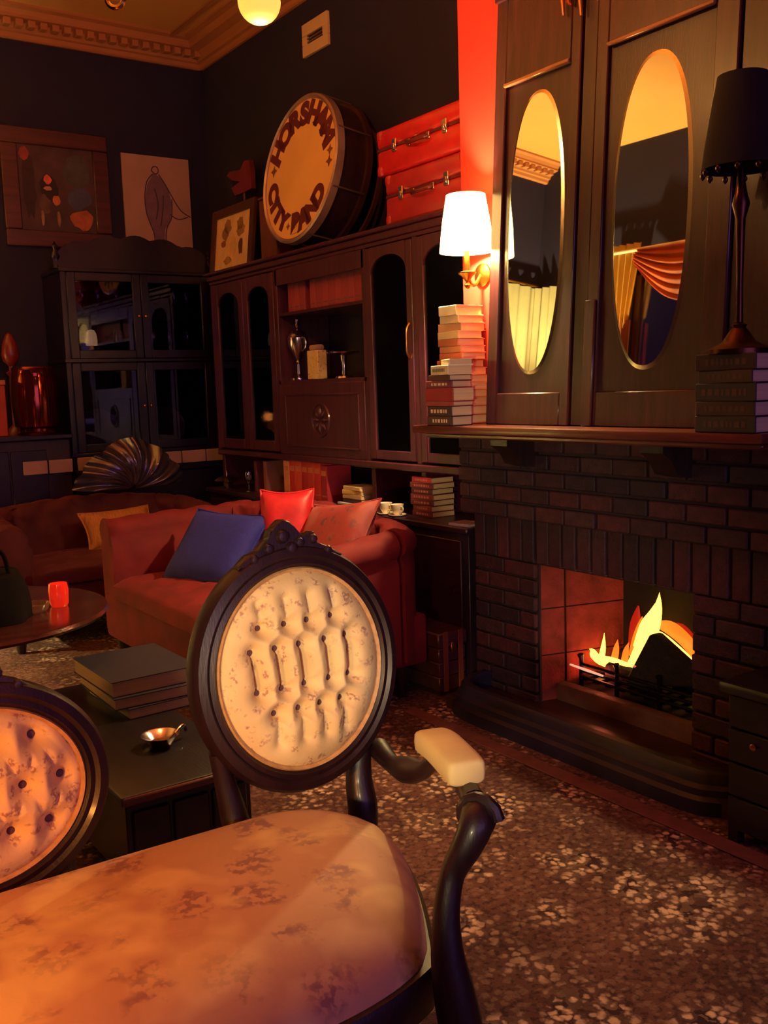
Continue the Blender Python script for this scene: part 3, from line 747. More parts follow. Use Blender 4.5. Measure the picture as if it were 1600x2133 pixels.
bt = thing('slim_bottle', 'slim dark glass bottle in the corner of the open bay', 'bottle', (BX+.12, y_bc+.06, z_n))
bm = NB(); lathe(bm, [(0, 0), (.022, 0), (.024, .01), (.024, .11), (.018, .14), (.009, .155), (.009, .20), (.011, .205), (0, .206)], (BX+.12, y_bc+.06, z_n), 16); obj('glass', bm, mat('dark_bottle', (40, 26, 46), .08, coat=.6), bt)
bm = NB(); lathe(bm, [(0, .200), (.008, .204), (.009, .222), (0, .224)], (BX+.12, y_bc+.06, z_n), 10); obj('stopper', bm, M_silver, bt)
# ---- things in the low niche behind the sofa
def NY(px, py, X): return onx(px, py, X).y
X0 = 2.66
y = NY(682, 1000, X0); i = 0; y1 = NY(592, 1000, X0)
T = (y1-y)/7
for i in range(7):
    book((X0, y+i*T, zb0+.0), .205-(.012 if i == 0 else 0)-random.uniform(0, .005), .15, T-.003, [(170, 40, 56), (206, 52, 56), (200, 60, 60), (186, 40, 52), (214, 76, 60), (196, 48, 56), (220, 140, 104)][i], '%s red volume from the pale book stack in the low niche' % tops[i], 'red volumes in the low niche', upright=True, lettering=mat('gold_rule', (206, 120, 80), .5))
p = NY(735, 1010, X0); zz = zb0
for i, (h, c, lab) in enumerate([(.012, (196, 190, 200), 'thin white magazine under the pale books in the low niche'), (.022, (60, 40, 50), 'dark book lowest of the pale stack in the low niche'), (.022, (196, 160, 120), 'tan book in the middle of the pale niche stack'), (.022, (206, 170, 110), 'yellowish book second from top of pale niche stack'), (.02, (210, 186, 150), 'cream book topmost of pale niche stack')]):
    book((X0-.02*(i == 0), p+.01, zz), .17 if i else .24, .13, h, c, lab, 'stack of books in the low niche', R(random.uniform(-4, 4))); zz += h
p = NY(883, 1040, X0); zz = zb0
for i in range(7):
    book((X0-.01, p, zz), .17+random.uniform(-.02, .01), .13, .026, [(90, 30, 44), (120, 50, 56), (80, 30, 40), (110, 36, 48), (70, 28, 42), (100, 40, 50), (150, 40, 50)][i], '%s dark red book from below in the niche stack near the fireplace' % tops[i].replace('nearest', 'first') if i < 6 else 'crimson topmost book of the niche stack near the fireplace', 'dark red niche stack', R(random.uniform(-4, 4)), lettering=mat('pink_letter', (170, 90, 96), .6)); zz += .026
book((2.57, NY(968, 1075, 2.6), zb0), .12, .10, .012, (150, 120, 140), 'thin pale booklet at the end of the low niche by the chimney', 'stack of books in the low niche', R(10))
# brown upright volume
book((X0, NY(556, 990, X0), zb0), .185, .14, .036, (140, 84, 70), 'brown upright book standing alone beside the small silver lamp', 'upright books in the low niche', upright=True)
book((X0, NY(534, 990, X0)-.01, zb0), .18, .14, .03, (90, 30, 44), 'dark red upright book next to the lone brown book', 'upright books in the low niche', upright=True)
p = onx(470, 1000, 2.62)
sd = thing('silver_dish', 'small covered silver dish at the far end of the low niche', 'dish', (2.63, p.y, zb0))
bm = NB(); lathe(bm, [(0, 0), (.03, 0), (.022, .01), (.03, .03), (.075, .045), (.078, .05), (.06, .062), (.03, .075), (.008, .082), (.006, .10), (.011, .108), (0, .118)], (2.63, p.y, zb0), 22); obj('bowl', bm, M_silver, sd)
def goblet(loc, label, s=1.0, name='wine_glass', grp='glasses'):
    t = thing(name, label, 'glass', loc, grp)
    bm = NB(); lathe(bm, [(0, 0), (.028*s, 0), (.026*s, .003*s), (.004*s, .008*s), (.0035*s, .05*s), (.012*s, .058*s), (.026*s, .075*s), (.030*s, .10*s), (.026*s, .13*s), (.025*s, .13*s), (.028*s, .10*s), (.024*s, .077*s), (0, .062*s)], loc, 16); obj('bowl_and_stem', bm, glass('drinking_glass', (250, 246, 250), .03, .16), t); return t
p = onx(515, 1005, 2.62); goblet((2.63, p.y, zb0), 'clear stemmed glass beside the covered silver dish', .9)
M_por = mat('porcelain', (236, 220, 190), .15, amt=.04, coat=.5)
for px_, lab in ((803, 'left white teacup on the niche edge behind the patterned cushion'), (827, 'right white teacup on the niche edge behind the patterned cushion')):
    q = onx(px_, 1050, 2.585); t = thing('teacup', lab, 'cup', (2.585, q.y, zb0), 'teacups'); l_ = (2.585, q.y, zb0)
    bm = NB(); lathe(bm, [(0, .002), (.014, .002), (.016, .008), (.028, .03), (.032, .055), (.030, .055), (.026, .032), (0, .012)], l_, 18); obj('cup', bm, M_por, t)
    bm = NB(); lathe(bm, [(0, 0), (.03, 0), (.042, .006), (.042, .009), (.02, .004), (0, .004)], l_, 18); obj('saucer', bm, M_por, t)
    bm = NB(); tube(bm, smoothpath([(2.585, q.y-.028, zb0+.045), (2.585, q.y-.046, zb0+.042), (2.585, q.y-.044, zb0+.025), (2.585, q.y-.026, zb0+.024)], 3), .003, 6); obj('handle', bm, M_por, t)

# ------------------------------------------------------------------ on top of the bookcase
zt_ = zt
# small framed print leaning
fr = thing('framed_print', 'small brown framed floral print standing on the far end of the bookcase', 'picture', (2.80, 5.5, zt_))
yy0, yy1 = onx(527, 540, 2.80).y, onx(440, 560, 2.80).y; hz = onx(480, 424, 2.80).z-zt_
def lean(x, y0, tilt): return lambda a, b, c: Vector((x+b*math.sin(tilt)-c*math.cos(tilt), y0+a, zt_+b*math.cos(tilt)+c*math.sin(tilt)))
wd = yy1-yy0
m_ = lean(2.80, yy0, R(7)); bw = .055
M_frb = wood('frame_brown', (74, 34, 34), .5)
def rect(bm, m, a0, a1, b0, b1, c0, c1):
    V = [m(a, b, c) for c in (c0, c1) for a, b in ((a0, b0), (a1, b0), (a1, b1), (a0, b1))]
    return addmesh(bm, V, [(0, 1, 2, 3), (4, 5, 6, 7), (0, 1, 5, 4), (1, 2, 6, 5), (2, 3, 7, 6), (3, 0, 4, 7)])
for a0, a1, b0, b1 in ((0, wd, 0, bw*.4), (0, wd, hz-bw, hz), (0, bw, bw*.4, hz-bw), (wd-bw, wd, bw*.4, hz-bw)): obj('frame_rail', rect(NB(), m_, a0, a1, b0, b1, 0, .02), M_frb, fr, smooth=False)
obj('print', rect(NB(), m_, bw, wd-bw, bw*.4, hz-bw, 0, .008), mat('print_paper', (226, 178, 130), .8, amt=.10, scale=14), fr, smooth=False)
for (u, v, r1, r2, c) in ((.30, .80, .05, .045, (150, 104, 70)), (.66, .82, .06, .045, (156, 110, 76)), (.28, .68, .07, .04, (170, 120, 80)), (.72, .70, .05, .05, (150, 100, 70)), (.25, .40, .035, .06, (96, 54, 34)), (.76, .52, .04, .025, (140, 70, 44)), (.62, .20, .06, .03, (160, 116, 70)), (.50, .42, .07, .09, (226, 170, 110))):
    bm = NB(); n = 14; addmesh(bm, [m_(bw+(wd-2*bw)*u+r1*math.cos(2*PI*i/n)*random.uniform(.7, 1.1), bw*.4+(hz-1.4*bw)*v+r2*math.sin(2*PI*i/n)*random.uniform(.7, 1.1), .009) for i in range(n)], [list(range(n))]); obj('printed_flower', bm, mat('ink_%d%d%d' % c, c, .8), fr, smooth=False)
# dim red shape behind it: a carved red bird-like ornament
q = onx(500, 372, 2.90)
rb = thing('red_ornament', 'dim red angular ornament above the small framed print', 'ornament', (2.92, q.y, zt_))
bm = NB(); pl = [onx(a, b, 2.90) for a, b in ((472, 366), (478, 358), (500, 354), (508, 335), (518, 333), (522, 352), (524, 392), (512, 398), (490, 408), (482, 392), (500, 378), (484, 376))]
prism(bm, [(p.y, p.z) for p in pl], lambda a, b, c: Vector((2.90+c, a, b)), .03); obj('figure', bm, mat('dim_red_paint', (110, 30, 44), .5), rb)
bm = NB(); tube(bm, [(2.915, q.y-.02, zt_), (2.915, q.y-.02, q.z)], .008, 8); obj('rod', bm, M_frb, rb)
bm = NB(); lathe(bm, [(0, 0), (.05, 0), (.045, .012), (0, .02)], (2.915, q.y-.02, zt_), 14); obj('foot', bm, M_frb, rb)
# small reddish box between the print and the drum
q = onx(548, 432, 2.82); bm = NB(); box(bm, (2.84, q.y-.10, zt_), (2.96, q.y+.09, onx(548, 415, 2.84).z), .006)
t = thing('wooden_box', 'plain reddish box between the framed print and the bass drum', 'box', (2.9, q.y, zt_)); obj('body', bm, mat('reddish_box', (110, 54, 60), .6), t)
bm = NB(); box(bm, (2.835, q.y-.104, onx(548, 415, 2.84).z), (2.965, q.y+.094, onx(548, 415, 2.84).z+.015), .004); obj('lid', bm, MATS['reddish_box'], t)
# bass drum
tilt = R(9); dr = .385
ce = Vector((2.685, 4.55, zt_+dr*math.cos(tilt)+.20*math.sin(tilt)+.002))
DX = Vector((math.cos(tilt), 0, -math.sin(tilt))); DU = Vector((math.sin(tilt), 0, math.cos(tilt)))      # axis into the wall, up
def dm_(u, v, h): return ce + AY*u + DU*v - DX*h        # h towards the room
# the lower rim rests on the case top: axis tips down towards the wall
bd = thing('bass_drum', 'old bass drum lettered HORSHAM CITY BAND on top of the bookcase', 'drum', ce)
bm = NB(); n = 56; V = []; F = []
pf = [(dr-.02, 0), (dr-.02, -.20)]
for i in range(n):
    a = 2*PI*i/n
    for r_, h in pf: V.append(dm_(r_*math.cos(a), r_*math.sin(a), h))
for i in range(n):
    j = (i+1) % n; F.append((i*2, j*2, j*2+1, i*2+1))
F.append([i*2+1 for i in range(n)]); addmesh(bm, V, F); obj('shell', bm, wood('drum_shell', (44, 20, 34), .35, coat=.3), bd)
M_skin = mat('drum_skin', (232, 176, 104), .6, amt=.07, scale=3)
bm = NB(); addmesh(bm, [dm_((dr-.02)*math.cos(2*PI*i/n), (dr-.02)*math.sin(2*PI*i/n), .004) for i in range(n)], [list(range(n))]); hd = obj('drum_head', bm, M_skin, bd, smooth=False)
bm = NB(); ellipse_ring(bm, dm_, dr-.012, dr-.012, [(-.012, -.012), (-.012, .012), (.0, .018), (.012, .012), (.012, -.03), (0, -.03)], n); obj('front_hoop', bm, mat('hoop_metal', (196, 160, 150), .3, metal=.7), bd)
bm = NB(); ellipse_ring(bm, dm_, dr-.012, dr-.012, [(-.012, -.20), (-.012, -.17), (.012, -.17), (.012, -.20)], n); obj('rear_hoop', bm, mat('rear_hoop_wood', (60, 30, 40), .4), bd)
for k in range(8):
    a = 2*PI*(k+.5)/8; bm = NB(); tube(bm, [dm_(dr*math.cos(a), dr*math.sin(a), .004), dm_(dr*math.cos(a), dr*math.sin(a), -.185)], .005, 6); obj('tension_rod', bm, mat('rod_metal', (150, 120, 110), .35, metal=.8), bd)
M_ink = mat('maroon_lettering', (96, 22, 30), .6, amt=.1)
def letters(text, a0, a1, r_, size, inward):
    n = len(text)
    for i, chx in enumerate(text):
        if chx == ' ': continue
        a = R(a0+(a1-a0)*i/(n-1))
        cu = bpy.data.curves.new('letter', 'FONT'); cu.body = chx; cu.size = size; cu.align_x = 'CENTER'; cu.align_y = 'CENTER'; cu.extrude = .0012; cu.offset = .010
        to = bpy.data.objects.new('tmp', cu); COL.objects.link(to); bpy.context.view_layer.update()
        me = bpy.data.meshes.new_from_object(to.evaluated_get(bpy.context.evaluated_depsgraph_get())); bpy.data.objects.remove(to)
        # screen-right on the head (seen from the room) is -y, so text runs towards -y
        pos = (r_*math.cos(a), r_*math.sin(a)); rot = a-PI/2 if not inward else a+PI/2
        for v in me.vertices:
            x_, y_ = v.co.x*1.12, v.co.y
            X_ = x_*math.cos(rot)-y_*math.sin(rot)+pos[0]; Y_ = x_*math.sin(rot)+y_*math.cos(rot)+pos[1]
            v.co = dm_(-X_, Y_, .0055+v.co.z) - LOC[bd.name]
        put('letter', me, M_ink, hd)
letters('HORSHAM', 152, 28, .285, .155, False)
letters('CITY', 196, 243, .285, .13, True)
letters('BAND', 272, 322, .285, .135, True)
def dot(a, r_, s):
    bm = NB(); c0 = (r_*math.cos(R(a)), r_*math.sin(R(a)))
    pts = []
    for i in range(8):
        q = s if i % 2 == 0 else s*.45; pts.append((c0[0]+q*math.cos(i*PI/4), c0[1]+q*math.sin(i*PI/4)))
    addmesh(bm, [dm_(-x_, y_, .006) for x_, y_ in pts], [list(range(8))]); obj('ornament', bm, mat('brown_lettering', (130, 70, 20), .6), hd, smooth=False)
dot(171, .29, .035); dot(8, .30, .030); dot(-3, .30, .032); dot(257, .295, .022)
# hoop leaning beside the drum
hp = thing('wooden_hoop', 'thin dark hoop leaning on the wall between drum and suitcases', 'hoop', (2.93, 4.1, zt_))
bm = NB(); hr = .33; hc = Vector((2.93, onx(720, 370, 2.93).y, zt_+hr+.002))
ellipse_ring(bm, lambda u, v, h: hc+Vector((.05*v/hr-h, u, v)), hr-.01, hr-.01, [(-.008, -.012), (-.008, .012), (.008, .012), (.008, -.012)], 56); obj('ring', bm, mat('hoop_wood', (74, 40, 52), .4), hp)
# suitcases
def suitcase(z0, h, y0, y1, x0, label, col, patt):
    t = thing('suitcase', label, 'suitcase', ((x0+2.97)/2, (y0+y1)/2, z0), 'red suitcases on the bookcase')
    m = mat(col[0], col[1], .38, amt=.15, scale=14, coat=.3)
    zs_ = z0+h*.58
    bm = NB(); box(bm, (x0, y0, z0), (2.965, y1, zs_-.003), .018, 3); obj('body', bm, m, t)
    bm = NB(); box(bm, (x0, y0, zs_+.003), (2.965, y1, z0+h), .018, 3); obj('lid', bm, m, t)
    bm = NB(); box(bm, (x0+.004, y0+.004, zs_-.006), (2.96, y1-.004, zs_+.006)); obj('seam', bm, mat('case_seam', (90, 12, 20), .5), t, smooth=False)
    M_cl = mat('clasp_chrome', (236, 200, 180), .2, metal=1)
    for f in (.22, .78):
        y = y0+(y1-y0)*f; bm = NB(); box(bm, (x0-.008, y-.016, zs_-.03), (x0+.002, y+.016, zs_+.028), .003); cl = obj('clasp', bm, M_cl, t)
        bm = NB(); box(bm, (x0-.013, y-.008, zs_-.02), (x0-.006, y+.008, zs_+.006), .002); obj('catch', bm, M_cl, cl)
    ym = (y0+y1)/2
    bm = NB(); tube(bm, smoothpath([(x0, ym-.07, zs_-.014), (x0-.026, ym-.055, zs_-.02), (x0-.034, ym, zs_-.024), (x0-.026, ym+.055, zs_-.02), (x0, ym+.07, zs_-.014)], 5), .009, 8); hd_ = obj('handle', bm, mat('case_handle', (96, 16, 24), .4), t)
    for s in (-1, 1):
        bm = NB(); box(bm, (x0-.010, ym+s*.07-.012, zs_-.028), (x0+.002, ym+s*.07+.012, zs_), .002); obj('handle_ring', bm, M_cl, hd_)
    for a, b in ((y0-.001, y0+.05), (y1-.05, y1+.001)):
        for (q0, q1) in ((z0-.0005, z0+.05), (z0+h-.05, z0+h+.001)):
            bm = NB(); box(bm, (x0-.003, a, max(q0, z0)), (x0+.05, b, q1), .014, 2); obj('corner_guard', bm, mat('corner_guard', (176, 30, 36), .3, coat=.4), t)
h1 = .225; h2 = .205
suitcase(zt_, h1, 3.16, 3.745, 2.655, 'red suitcase with worn clasps beneath the glossy one on the bookcase', ('case_red_low', (172, 34, 44)), 0)
suitcase(zt_+h1+.001, h2, 3.15, 3.80, 2.655, 'glossy bright red suitcase on top of the other red suitcase', ('case_red_top', (196, 22, 30)), 0)
# ------------------------------------------------------------------ red sofas
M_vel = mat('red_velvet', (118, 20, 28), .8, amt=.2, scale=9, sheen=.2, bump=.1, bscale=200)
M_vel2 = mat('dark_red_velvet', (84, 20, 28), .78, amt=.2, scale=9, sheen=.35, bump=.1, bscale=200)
M_btn = mat('velvet_button', (120, 28, 24), .6)
def tuft(s, t, ps, pt):
    """diamond button field: returns depth 0..1 (1 at a button)"""
    best = 9
    j0 = round(t/pt)
    for j in (j0-1, j0, j0+1):
        off = (ps/2 if j % 2 else 0); i = round((s-off)/ps)
        for k in (i-1, i, i+1):
            d = math.hypot((s-off-k*ps)/ps*1.9, (t-j*pt)/pt*1.1); best = min(best, d)
    b = math.exp(-(best/.33)**2)
    # pleats along the diamonds
    a = abs(((s/ps+t/pt/2) % 1)-.5); c = abs(((s/ps-t/pt/2) % 1)-.5)
    return b*.75+.25*max(math.exp(-((.5-a)/.07)**2), math.exp(-((.5-c)/.07)**2))
def sweep_sofa(root, path, H, th, z0, m, name, tuft_on=True, ps=.17, rollr=.07):
    """upholstered wall: path of (x,y), inner side on the left of travel; H(s) height"""
    pts = smoothpath([(p[0], p[1], 0) for p in path], 8); n = len(pts)
    L = [0]
    for i in range(1, n): L.append(L[-1]+(pts[i]-pts[i-1]).length)
    bm = NB(); V = []; F = []; K = 0
    for i, p in enumerate(pts):
        t = (pts[min(i+1, n-1)]-pts[max(i-1, 0)]).normalized(); nn = Vector((-t.y, t.x, 0))      # inner
        h = H(L[i]/L[-1]); s = L[i]
        prof = []
        for k in range(7): prof.append((th/2+.012, z0+(h-rollr*1.9-z0)*k/6, 1))        # inner face, going up
        for k in range(1, 13):                                                        # roll
            a = R(-40+ k*(280/13)); prof.append((math.cos(a)*rollr*1.15-.012, h-rollr+math.sin(a)*rollr, 1 if k < 8 else .3))
        for k in range(4): prof.append((-th/2-.005, h-rollr*2.0-(h-rollr*2.0-z0)*k/3, 0))
        arc = 0; last = None; K = len(prof)
        for d, z, w in prof:
            if last: arc += math.hypot(d-last[0], z-last[1])
            last = (d, z)
            dep = tuft(s, arc, ps, .13)*.045*w if tuft_on else 0
            if z > h-rollr*.2: off = Vector((0, 0, -dep*.7))
            else: off = -nn*dep if d > 0 else nn*dep
            V.append(p+nn*d+Vector((0, 0, z))+off)
    for i in range(n-1):
        for k in range(K-1): F.append((i*K+k, (i+1)*K+k, (i+1)*K+k+1, i*K+k+1))
        F.append((i*K+K-1, (i+1)*K+K-1, (i+1)*K, i*K))
    F += [list(range(K)), [(n-1)*K+k for k in range(K)][::-1]]
    addmesh(bm, V, F); return obj(name, bm, m, root, ang=60)
def densify(path, d=.03):
    out = []
    for (a, b) in zip(path[:-1], path[1:]):
        n = max(1, int(math.hypot(b[0]-a[0], b[1]-a[1])/d/8))
        for k in range(n): out.append((a[0]+(b[0]-a[0])*k/n, a[1]+(b[1]-a[1])*k/n))
    out.append(path[-1]); return out
def seatpad(root, x0, x1, y0, y1, z0, z1, m, name='seat_cushion', front='x', ps=.2, bulge=.03, tuftd=.02):
    def fn(u, v):
        x = x0+(x1-x0)*u; y = y0+(y1-y0)*v
        e = min(u, 1-u, .12)/.12; e2 = min(v, 1-v, .10)/.10
        z = z1 - .035*(1-math.sin(e*PI/2)) - .03*(1-math.sin(e2*PI/2)) + bulge*math.sin(PI*u)*math.sin(PI*v) - tuftd*tuft(y, x, ps, .16)*min(1, e*e2)
        return Vector((x, y, z))
    bm = NB(); nu, nv = 30, 44; grid(bm, fn, nu, nv)
    # skirt down
    V = bm.verts[:]; bm.verts.ensure_lookup_table()
    edge = [i*(nv+1) for i in range(nu+1)]+[nu*(nv+1)+j for j in range(1, nv+1)]+[i*(nv+1)+nv for i in range(nu-1, -1, -1)]+[j for j in range(nv-1, 0, -1)]
    ev = [bm.verts[i] for i in edge]; low = [bm.verts.new((w.co.x, w.co.y, z0)) for w in ev]; n = len(edge)
    for k in range(n): bm.faces.new((ev[k], ev[(k+1) % n], low[(k+1) % n], low[k]))
    return obj(name, bm, m, root, ang=60)
sf = thing('red_sofa', 'orange-red velvet button-tufted sofa in front of the bookcase', 'sofa', (1.95, 3.8, 0))
ny0, ny1 = 3.13, 4.50
backx = 2.30
far = densify([(1.50, ny1), (1.9, ny1), (2.16, ny1-.02)])[::-1]
# the inner side must be on the left of travel: go near arm front -> back -> far arm front with inner to the left
near = densify([(1.52, ny0+.06), (1.9, ny0+.06), (2.22, ny0+.065)])
sweep_sofa(sf, near, lambda s: .635+.085*s, .15, .17, M_vel, 'arm')
bk_p = densify([(2.22, ny0+.065), (2.285, ny0+.10), (2.305, ny0+.18), (2.30, 3.8), (2.30, ny1-.2), (2.26, ny1-.08), (2.16, ny1-.02)])
sweep_sofa(sf, bk_p, lambda s: .72+.05*math.sin(PI*s)+.02*s, .15, .17, M_vel, 'backrest')
sweep_sofa(sf, far, lambda s: .74-.02*s, .15, .17, M_vel, 'arm')
seatpad(sf, 1.47, 2.24, ny0+.14, ny1-.07, .36, .455, M_vel)
bm = NB(); box(bm, (1.49, ny0+.02, .14), (2.385, ny1+.06, .355), .02, 2); obj('base', bm, M_vel, sf)
M_leg = wood('sofa_leg', (40, 22, 18), .4)
for x_, y_ in ((1.55, ny0+.08), (2.28, ny0+.08), (1.55, ny1-.02), (2.28, ny1-.02)):
    bm = NB(); lathe(bm, [(0, 0), (.018, 0), (.024, .02), (.02, .05), (.034, .10), (.036, .15), (0, .15)], (x_, y_, 0), 12); obj('leg', bm, M_leg, sf)
# far sofa against the back
s2 = thing('maroon_sofa', 'dim maroon velvet tufted sofa beyond the red sofa near the back wall', 'sofa', (1.75, 5.4, 0))
fy = 5.62; fx0, fx1 = 1.20, 2.32
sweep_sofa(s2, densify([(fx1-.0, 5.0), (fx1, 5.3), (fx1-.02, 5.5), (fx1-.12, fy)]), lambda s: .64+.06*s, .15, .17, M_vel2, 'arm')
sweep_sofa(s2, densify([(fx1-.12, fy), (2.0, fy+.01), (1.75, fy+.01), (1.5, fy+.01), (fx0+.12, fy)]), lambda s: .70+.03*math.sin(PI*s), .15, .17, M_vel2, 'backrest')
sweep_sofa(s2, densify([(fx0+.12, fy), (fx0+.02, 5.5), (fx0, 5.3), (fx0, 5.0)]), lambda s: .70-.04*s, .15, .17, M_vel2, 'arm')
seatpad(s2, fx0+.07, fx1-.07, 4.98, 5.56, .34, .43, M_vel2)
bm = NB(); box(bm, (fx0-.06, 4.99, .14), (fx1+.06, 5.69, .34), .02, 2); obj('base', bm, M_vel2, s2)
for x_, y_ in ((fx0, 5.04), (fx1, 5.04), (fx0, 5.62), (fx1, 5.62)):
    bm = NB(); lathe(bm, [(0, 0), (.02, 0), (.026, .03), (.034, .10), (.036, .15), (0, .15)], (x_, y_, 0), 12); obj('leg', bm, M_leg, s2)

# ------------------------------------------------------------------ cushions
def cushion(name, label, c, ex, ey, n_, w, h, t, m, grp=None, pipe=None):
    """pillow centred at c, in-plane axes ex, ey, normal n_"""
    ex = Vector(ex).normalized(); n_ = Vector(n_).normalized(); ey = n_.cross(ex).normalized() if ey is None else Vector(ey).normalized(); c = Vector(c)
    root = thing(name, label, 'cushion', c, grp); bm = NB(); N = 18
    def fn(sg):
        def f(u, v):
            a, b = u*2-1, v*2-1
            pa = a*(1-.10*(1-b*b)*abs(a)**2) ; pb = b*(1-.10*(1-a*a)*abs(b)**2)
            k = max(0, (1-a**4)*(1-b**4))**.6
            return c+ex*pa*w/2+ey*pb*h/2+n_*sg*k*t/2
        return f
    grid(bm, fn(1), N, N); grid(bm, fn(-1), N, N); bmesh.ops.remove_doubles(bm, verts=bm.verts, dist=1e-5)
    o = obj('case', bm, m, root, ang=70)
    bm = NB(); pts = []
    for k in range(4*N):
        s_, q = divmod(k, N); u = q/N*2-1
        a, b = [(u, -1), (1, u), (-u, 1), (-1, -u)][s_]
        pa = a*(1-.10*(1-b*b)*abs(a)**2); pb = b*(1-.10*(1-a*a)*abs(b)**2); pts.append(c+ex*pa*w/2+ey*pb*h/2)
    tube(bm, pts, .006, 6, closed=True); obj('piping', bm, pipe or m, root)
    return root
M_blue = mat('blue_cloth', (28, 26, 128), .8, amt=.15, scale=30, sheen=.3, bump=.2, bscale=160)
M_crim = mat('crimson_silk', (190, 26, 40), .5, amt=.25, scale=16, sheen=.3)
M_patt = brocade('patterned_cushion', (150, 52, 54), (96, 56, 70), (170, 96, 90), 16, 60)
M_gold = mat('gold_cloth', (186, 118, 60), .6, amt=.3, scale=14, stretch=(20, 2, 2))
cushion('blue_cushion', 'large plain blue square cushion on the red sofa seat', (1.82, 3.98, .595), (.28, -.96, .0), None, (-.72, -.22, .62), .50, .40, .13, M_blue)
cushion('crimson_cushion', 'bright crimson silk cushion standing beside the blue cushion', (2.06, 3.74, .665), (.75, -.60, .0), None, (-.55, -.70, .25), .24, .40, .11, M_crim)
cushion('patterned_cushion', 'red and grey patterned cushion against the near sofa arm', (2.10, 3.42, .665), (.10, -.92, .12), None, (-.80, -.10, .52), .46, .36, .13, M_patt)
cushion('gold_cushion', 'flat gold cushion on the dim maroon sofa', (1.86, 5.34, .55), (1, .05, .02), None, (0, -.8, .55), .42, .24, .12, M_gold)
# shiny crumpled grey cover on the back of the far sofa
def crumple(u, v):
    a = PI*(.02+.96*u); r_ = .06+.94*v
    fold = .028*math.sin(u*34+v*3)*v+.016*math.sin(u*71+v*9+1.3)*v
    hgt = .31*(1-.22*abs(math.cos(a)))
    x = 2.02-.34*math.cos(a)*r_; z = .745+hgt*math.sin(a)*r_**.9
    return Vector((x, 5.60-.10*(1-(v-.45)**2*2.2)-fold-.05*math.sin(a), z))
bm = NB(); grid(bm, crumple, 90, 22)
g_ = bm.faces[:]; ret = bmesh.ops.solidify(bm, geom=g_, thickness=.02)
o = obj('dust_cover', bm, mat('shiny_grey_film', (150, 138, 160), .2, metal=.75, amt=.2, scale=6, coat=.6), ang=80)
tag(o, 'shiny crumpled grey fan-shaped cover resting on the maroon sofa back', 'cover')

# ------------------------------------------------------------------ trunk by the fireplace
tr = thing('storage_chest', 'small dark wooden chest between the red sofa and the fireplace', 'chest', (2.47, 3.3, 0))
M_tr = wood('trunk_wood', (70, 36, 40), .5, axis=0)
tx0, tx1, ty0, ty1, tz = 2.40, 2.545, 3.10, 3.52, .27
for i in range(3):
    bm = NB(); z0 = .02+i*.062; box(bm, (tx0, ty0, z0), (tx1, ty1, z0+.060), .004); obj('plank', bm, M_tr, tr)
bm = NB(); box(bm, (tx0-.006, ty0-.006, .208), (tx1+.006, ty1+.006, tz), .006); obj('lid', bm, M_tr, tr)
bm = NB(); box(bm, (tx0+.004, ty0+.004, 0), (tx1-.004, ty1-.004, .02)); obj('plinth', bm, MATS['sofa_leg'], tr, smooth=False)
for x_ in (tx0+.02, tx1-.045):
    bm = NB(); box(bm, (x_, ty0-.010, .02), (x_+.025, ty0-.004, .275), .001); obj('strap', bm, mat('trunk_strap', (120, 60, 44), .5), tr, smooth=False)
bm = NB(); box(bm, ((tx0+tx1)/2-.015, ty0-.014, .185), ((tx0+tx1)/2+.015, ty0-.004, .225), .003); obj('lock', bm, M_brass, tr)

# ------------------------------------------------------------------ black log box by the right side of the hearth
lb = thing('log_box', 'black wooden log box on the carpet right of the hearth', 'box', (2.36, 1.35, 0))
M_blk = wood('black_wood', (20, 14, 24), .4, axis=1)
for i in range(4):
    bm = NB(); box(bm, (2.235, 1.08, .04+i*.098), (2.52, 1.585, .04+i*.098+.094), .004); obj('plank', bm, M_blk, lb)
bm = NB(); box(bm, (2.215, 1.06, .432), (2.535, 1.605, .465), .008, 2); lid_ = obj('lid', bm, M_blk, lb)
for x_, y_ in ((2.25, 1.10), (2.25, 1.565), (2.505, 1.10), (2.505, 1.565)):
    bm = NB(); box(bm, (x_-.015, y_-.015, 0), (x_+.015, y_+.015, .05)); obj('foot', bm, M_blk, lb, smooth=False)
bm = NB(); lathe(bm, [(0, 0), (.007, .002), (.010, .012), (0, .018)], (2.235, 1.50, .30), 10, Matrix.Rotation(R(-90), 4, 'Y')); obj('knob', bm, M_brass, lb)

# ------------------------------------------------------------------ round table with candle cup
rt = thing('round_table', 'round dark polished pedestal table at the left edge', 'table', (.61, 3.36, 0))
M_rt = wood('polished_dark', (74, 34, 30), .14, axis=0, coat=.7)
tc0 = (.61, 3.36, 0); ZT = .60
bm = NB(); lathe(bm, [(0, .565), (.43, .568), (.47, .578), (.478, .588), (.472, .598), (.455, ZT), (0, ZT)], tc0, 56); obj('table_top', bm, M_rt, rt)
bm = NB(); lathe(bm, [(0, .10), (.05, .10), (.06, .13), (.035, .17), (.03, .22), (.055, .30), (.06, .36), (.03, .42), (.03, .50), (.07, .545), (.12, .566), (0, .566)], tc0, 22); obj('pedestal', bm, M_rt, rt)
bm = NB(); lathe(bm, [(0, 0), (.13, 0), (.135, .02), (.12, .05), (.07, .07), (.05, .10), (0, .10)], tc0, 28); obj('plinth', bm, M_rt, rt)
cpos = onz(124, 1262, ZT)
cnd = thing('candle_cup', 'red glass candle cup glowing on the round table', 'candle', (cpos.x, cpos.y, ZT))
rg = mat('red_glass', (214, 30, 22), .12, amt=.05, coat=.6); b_ = rg.node_tree.nodes['Principled BSDF']; b_.inputs['Emission Color'].default_value = lin((255, 50, 24)); b_.inputs['Emission Strength'].default_value = .55
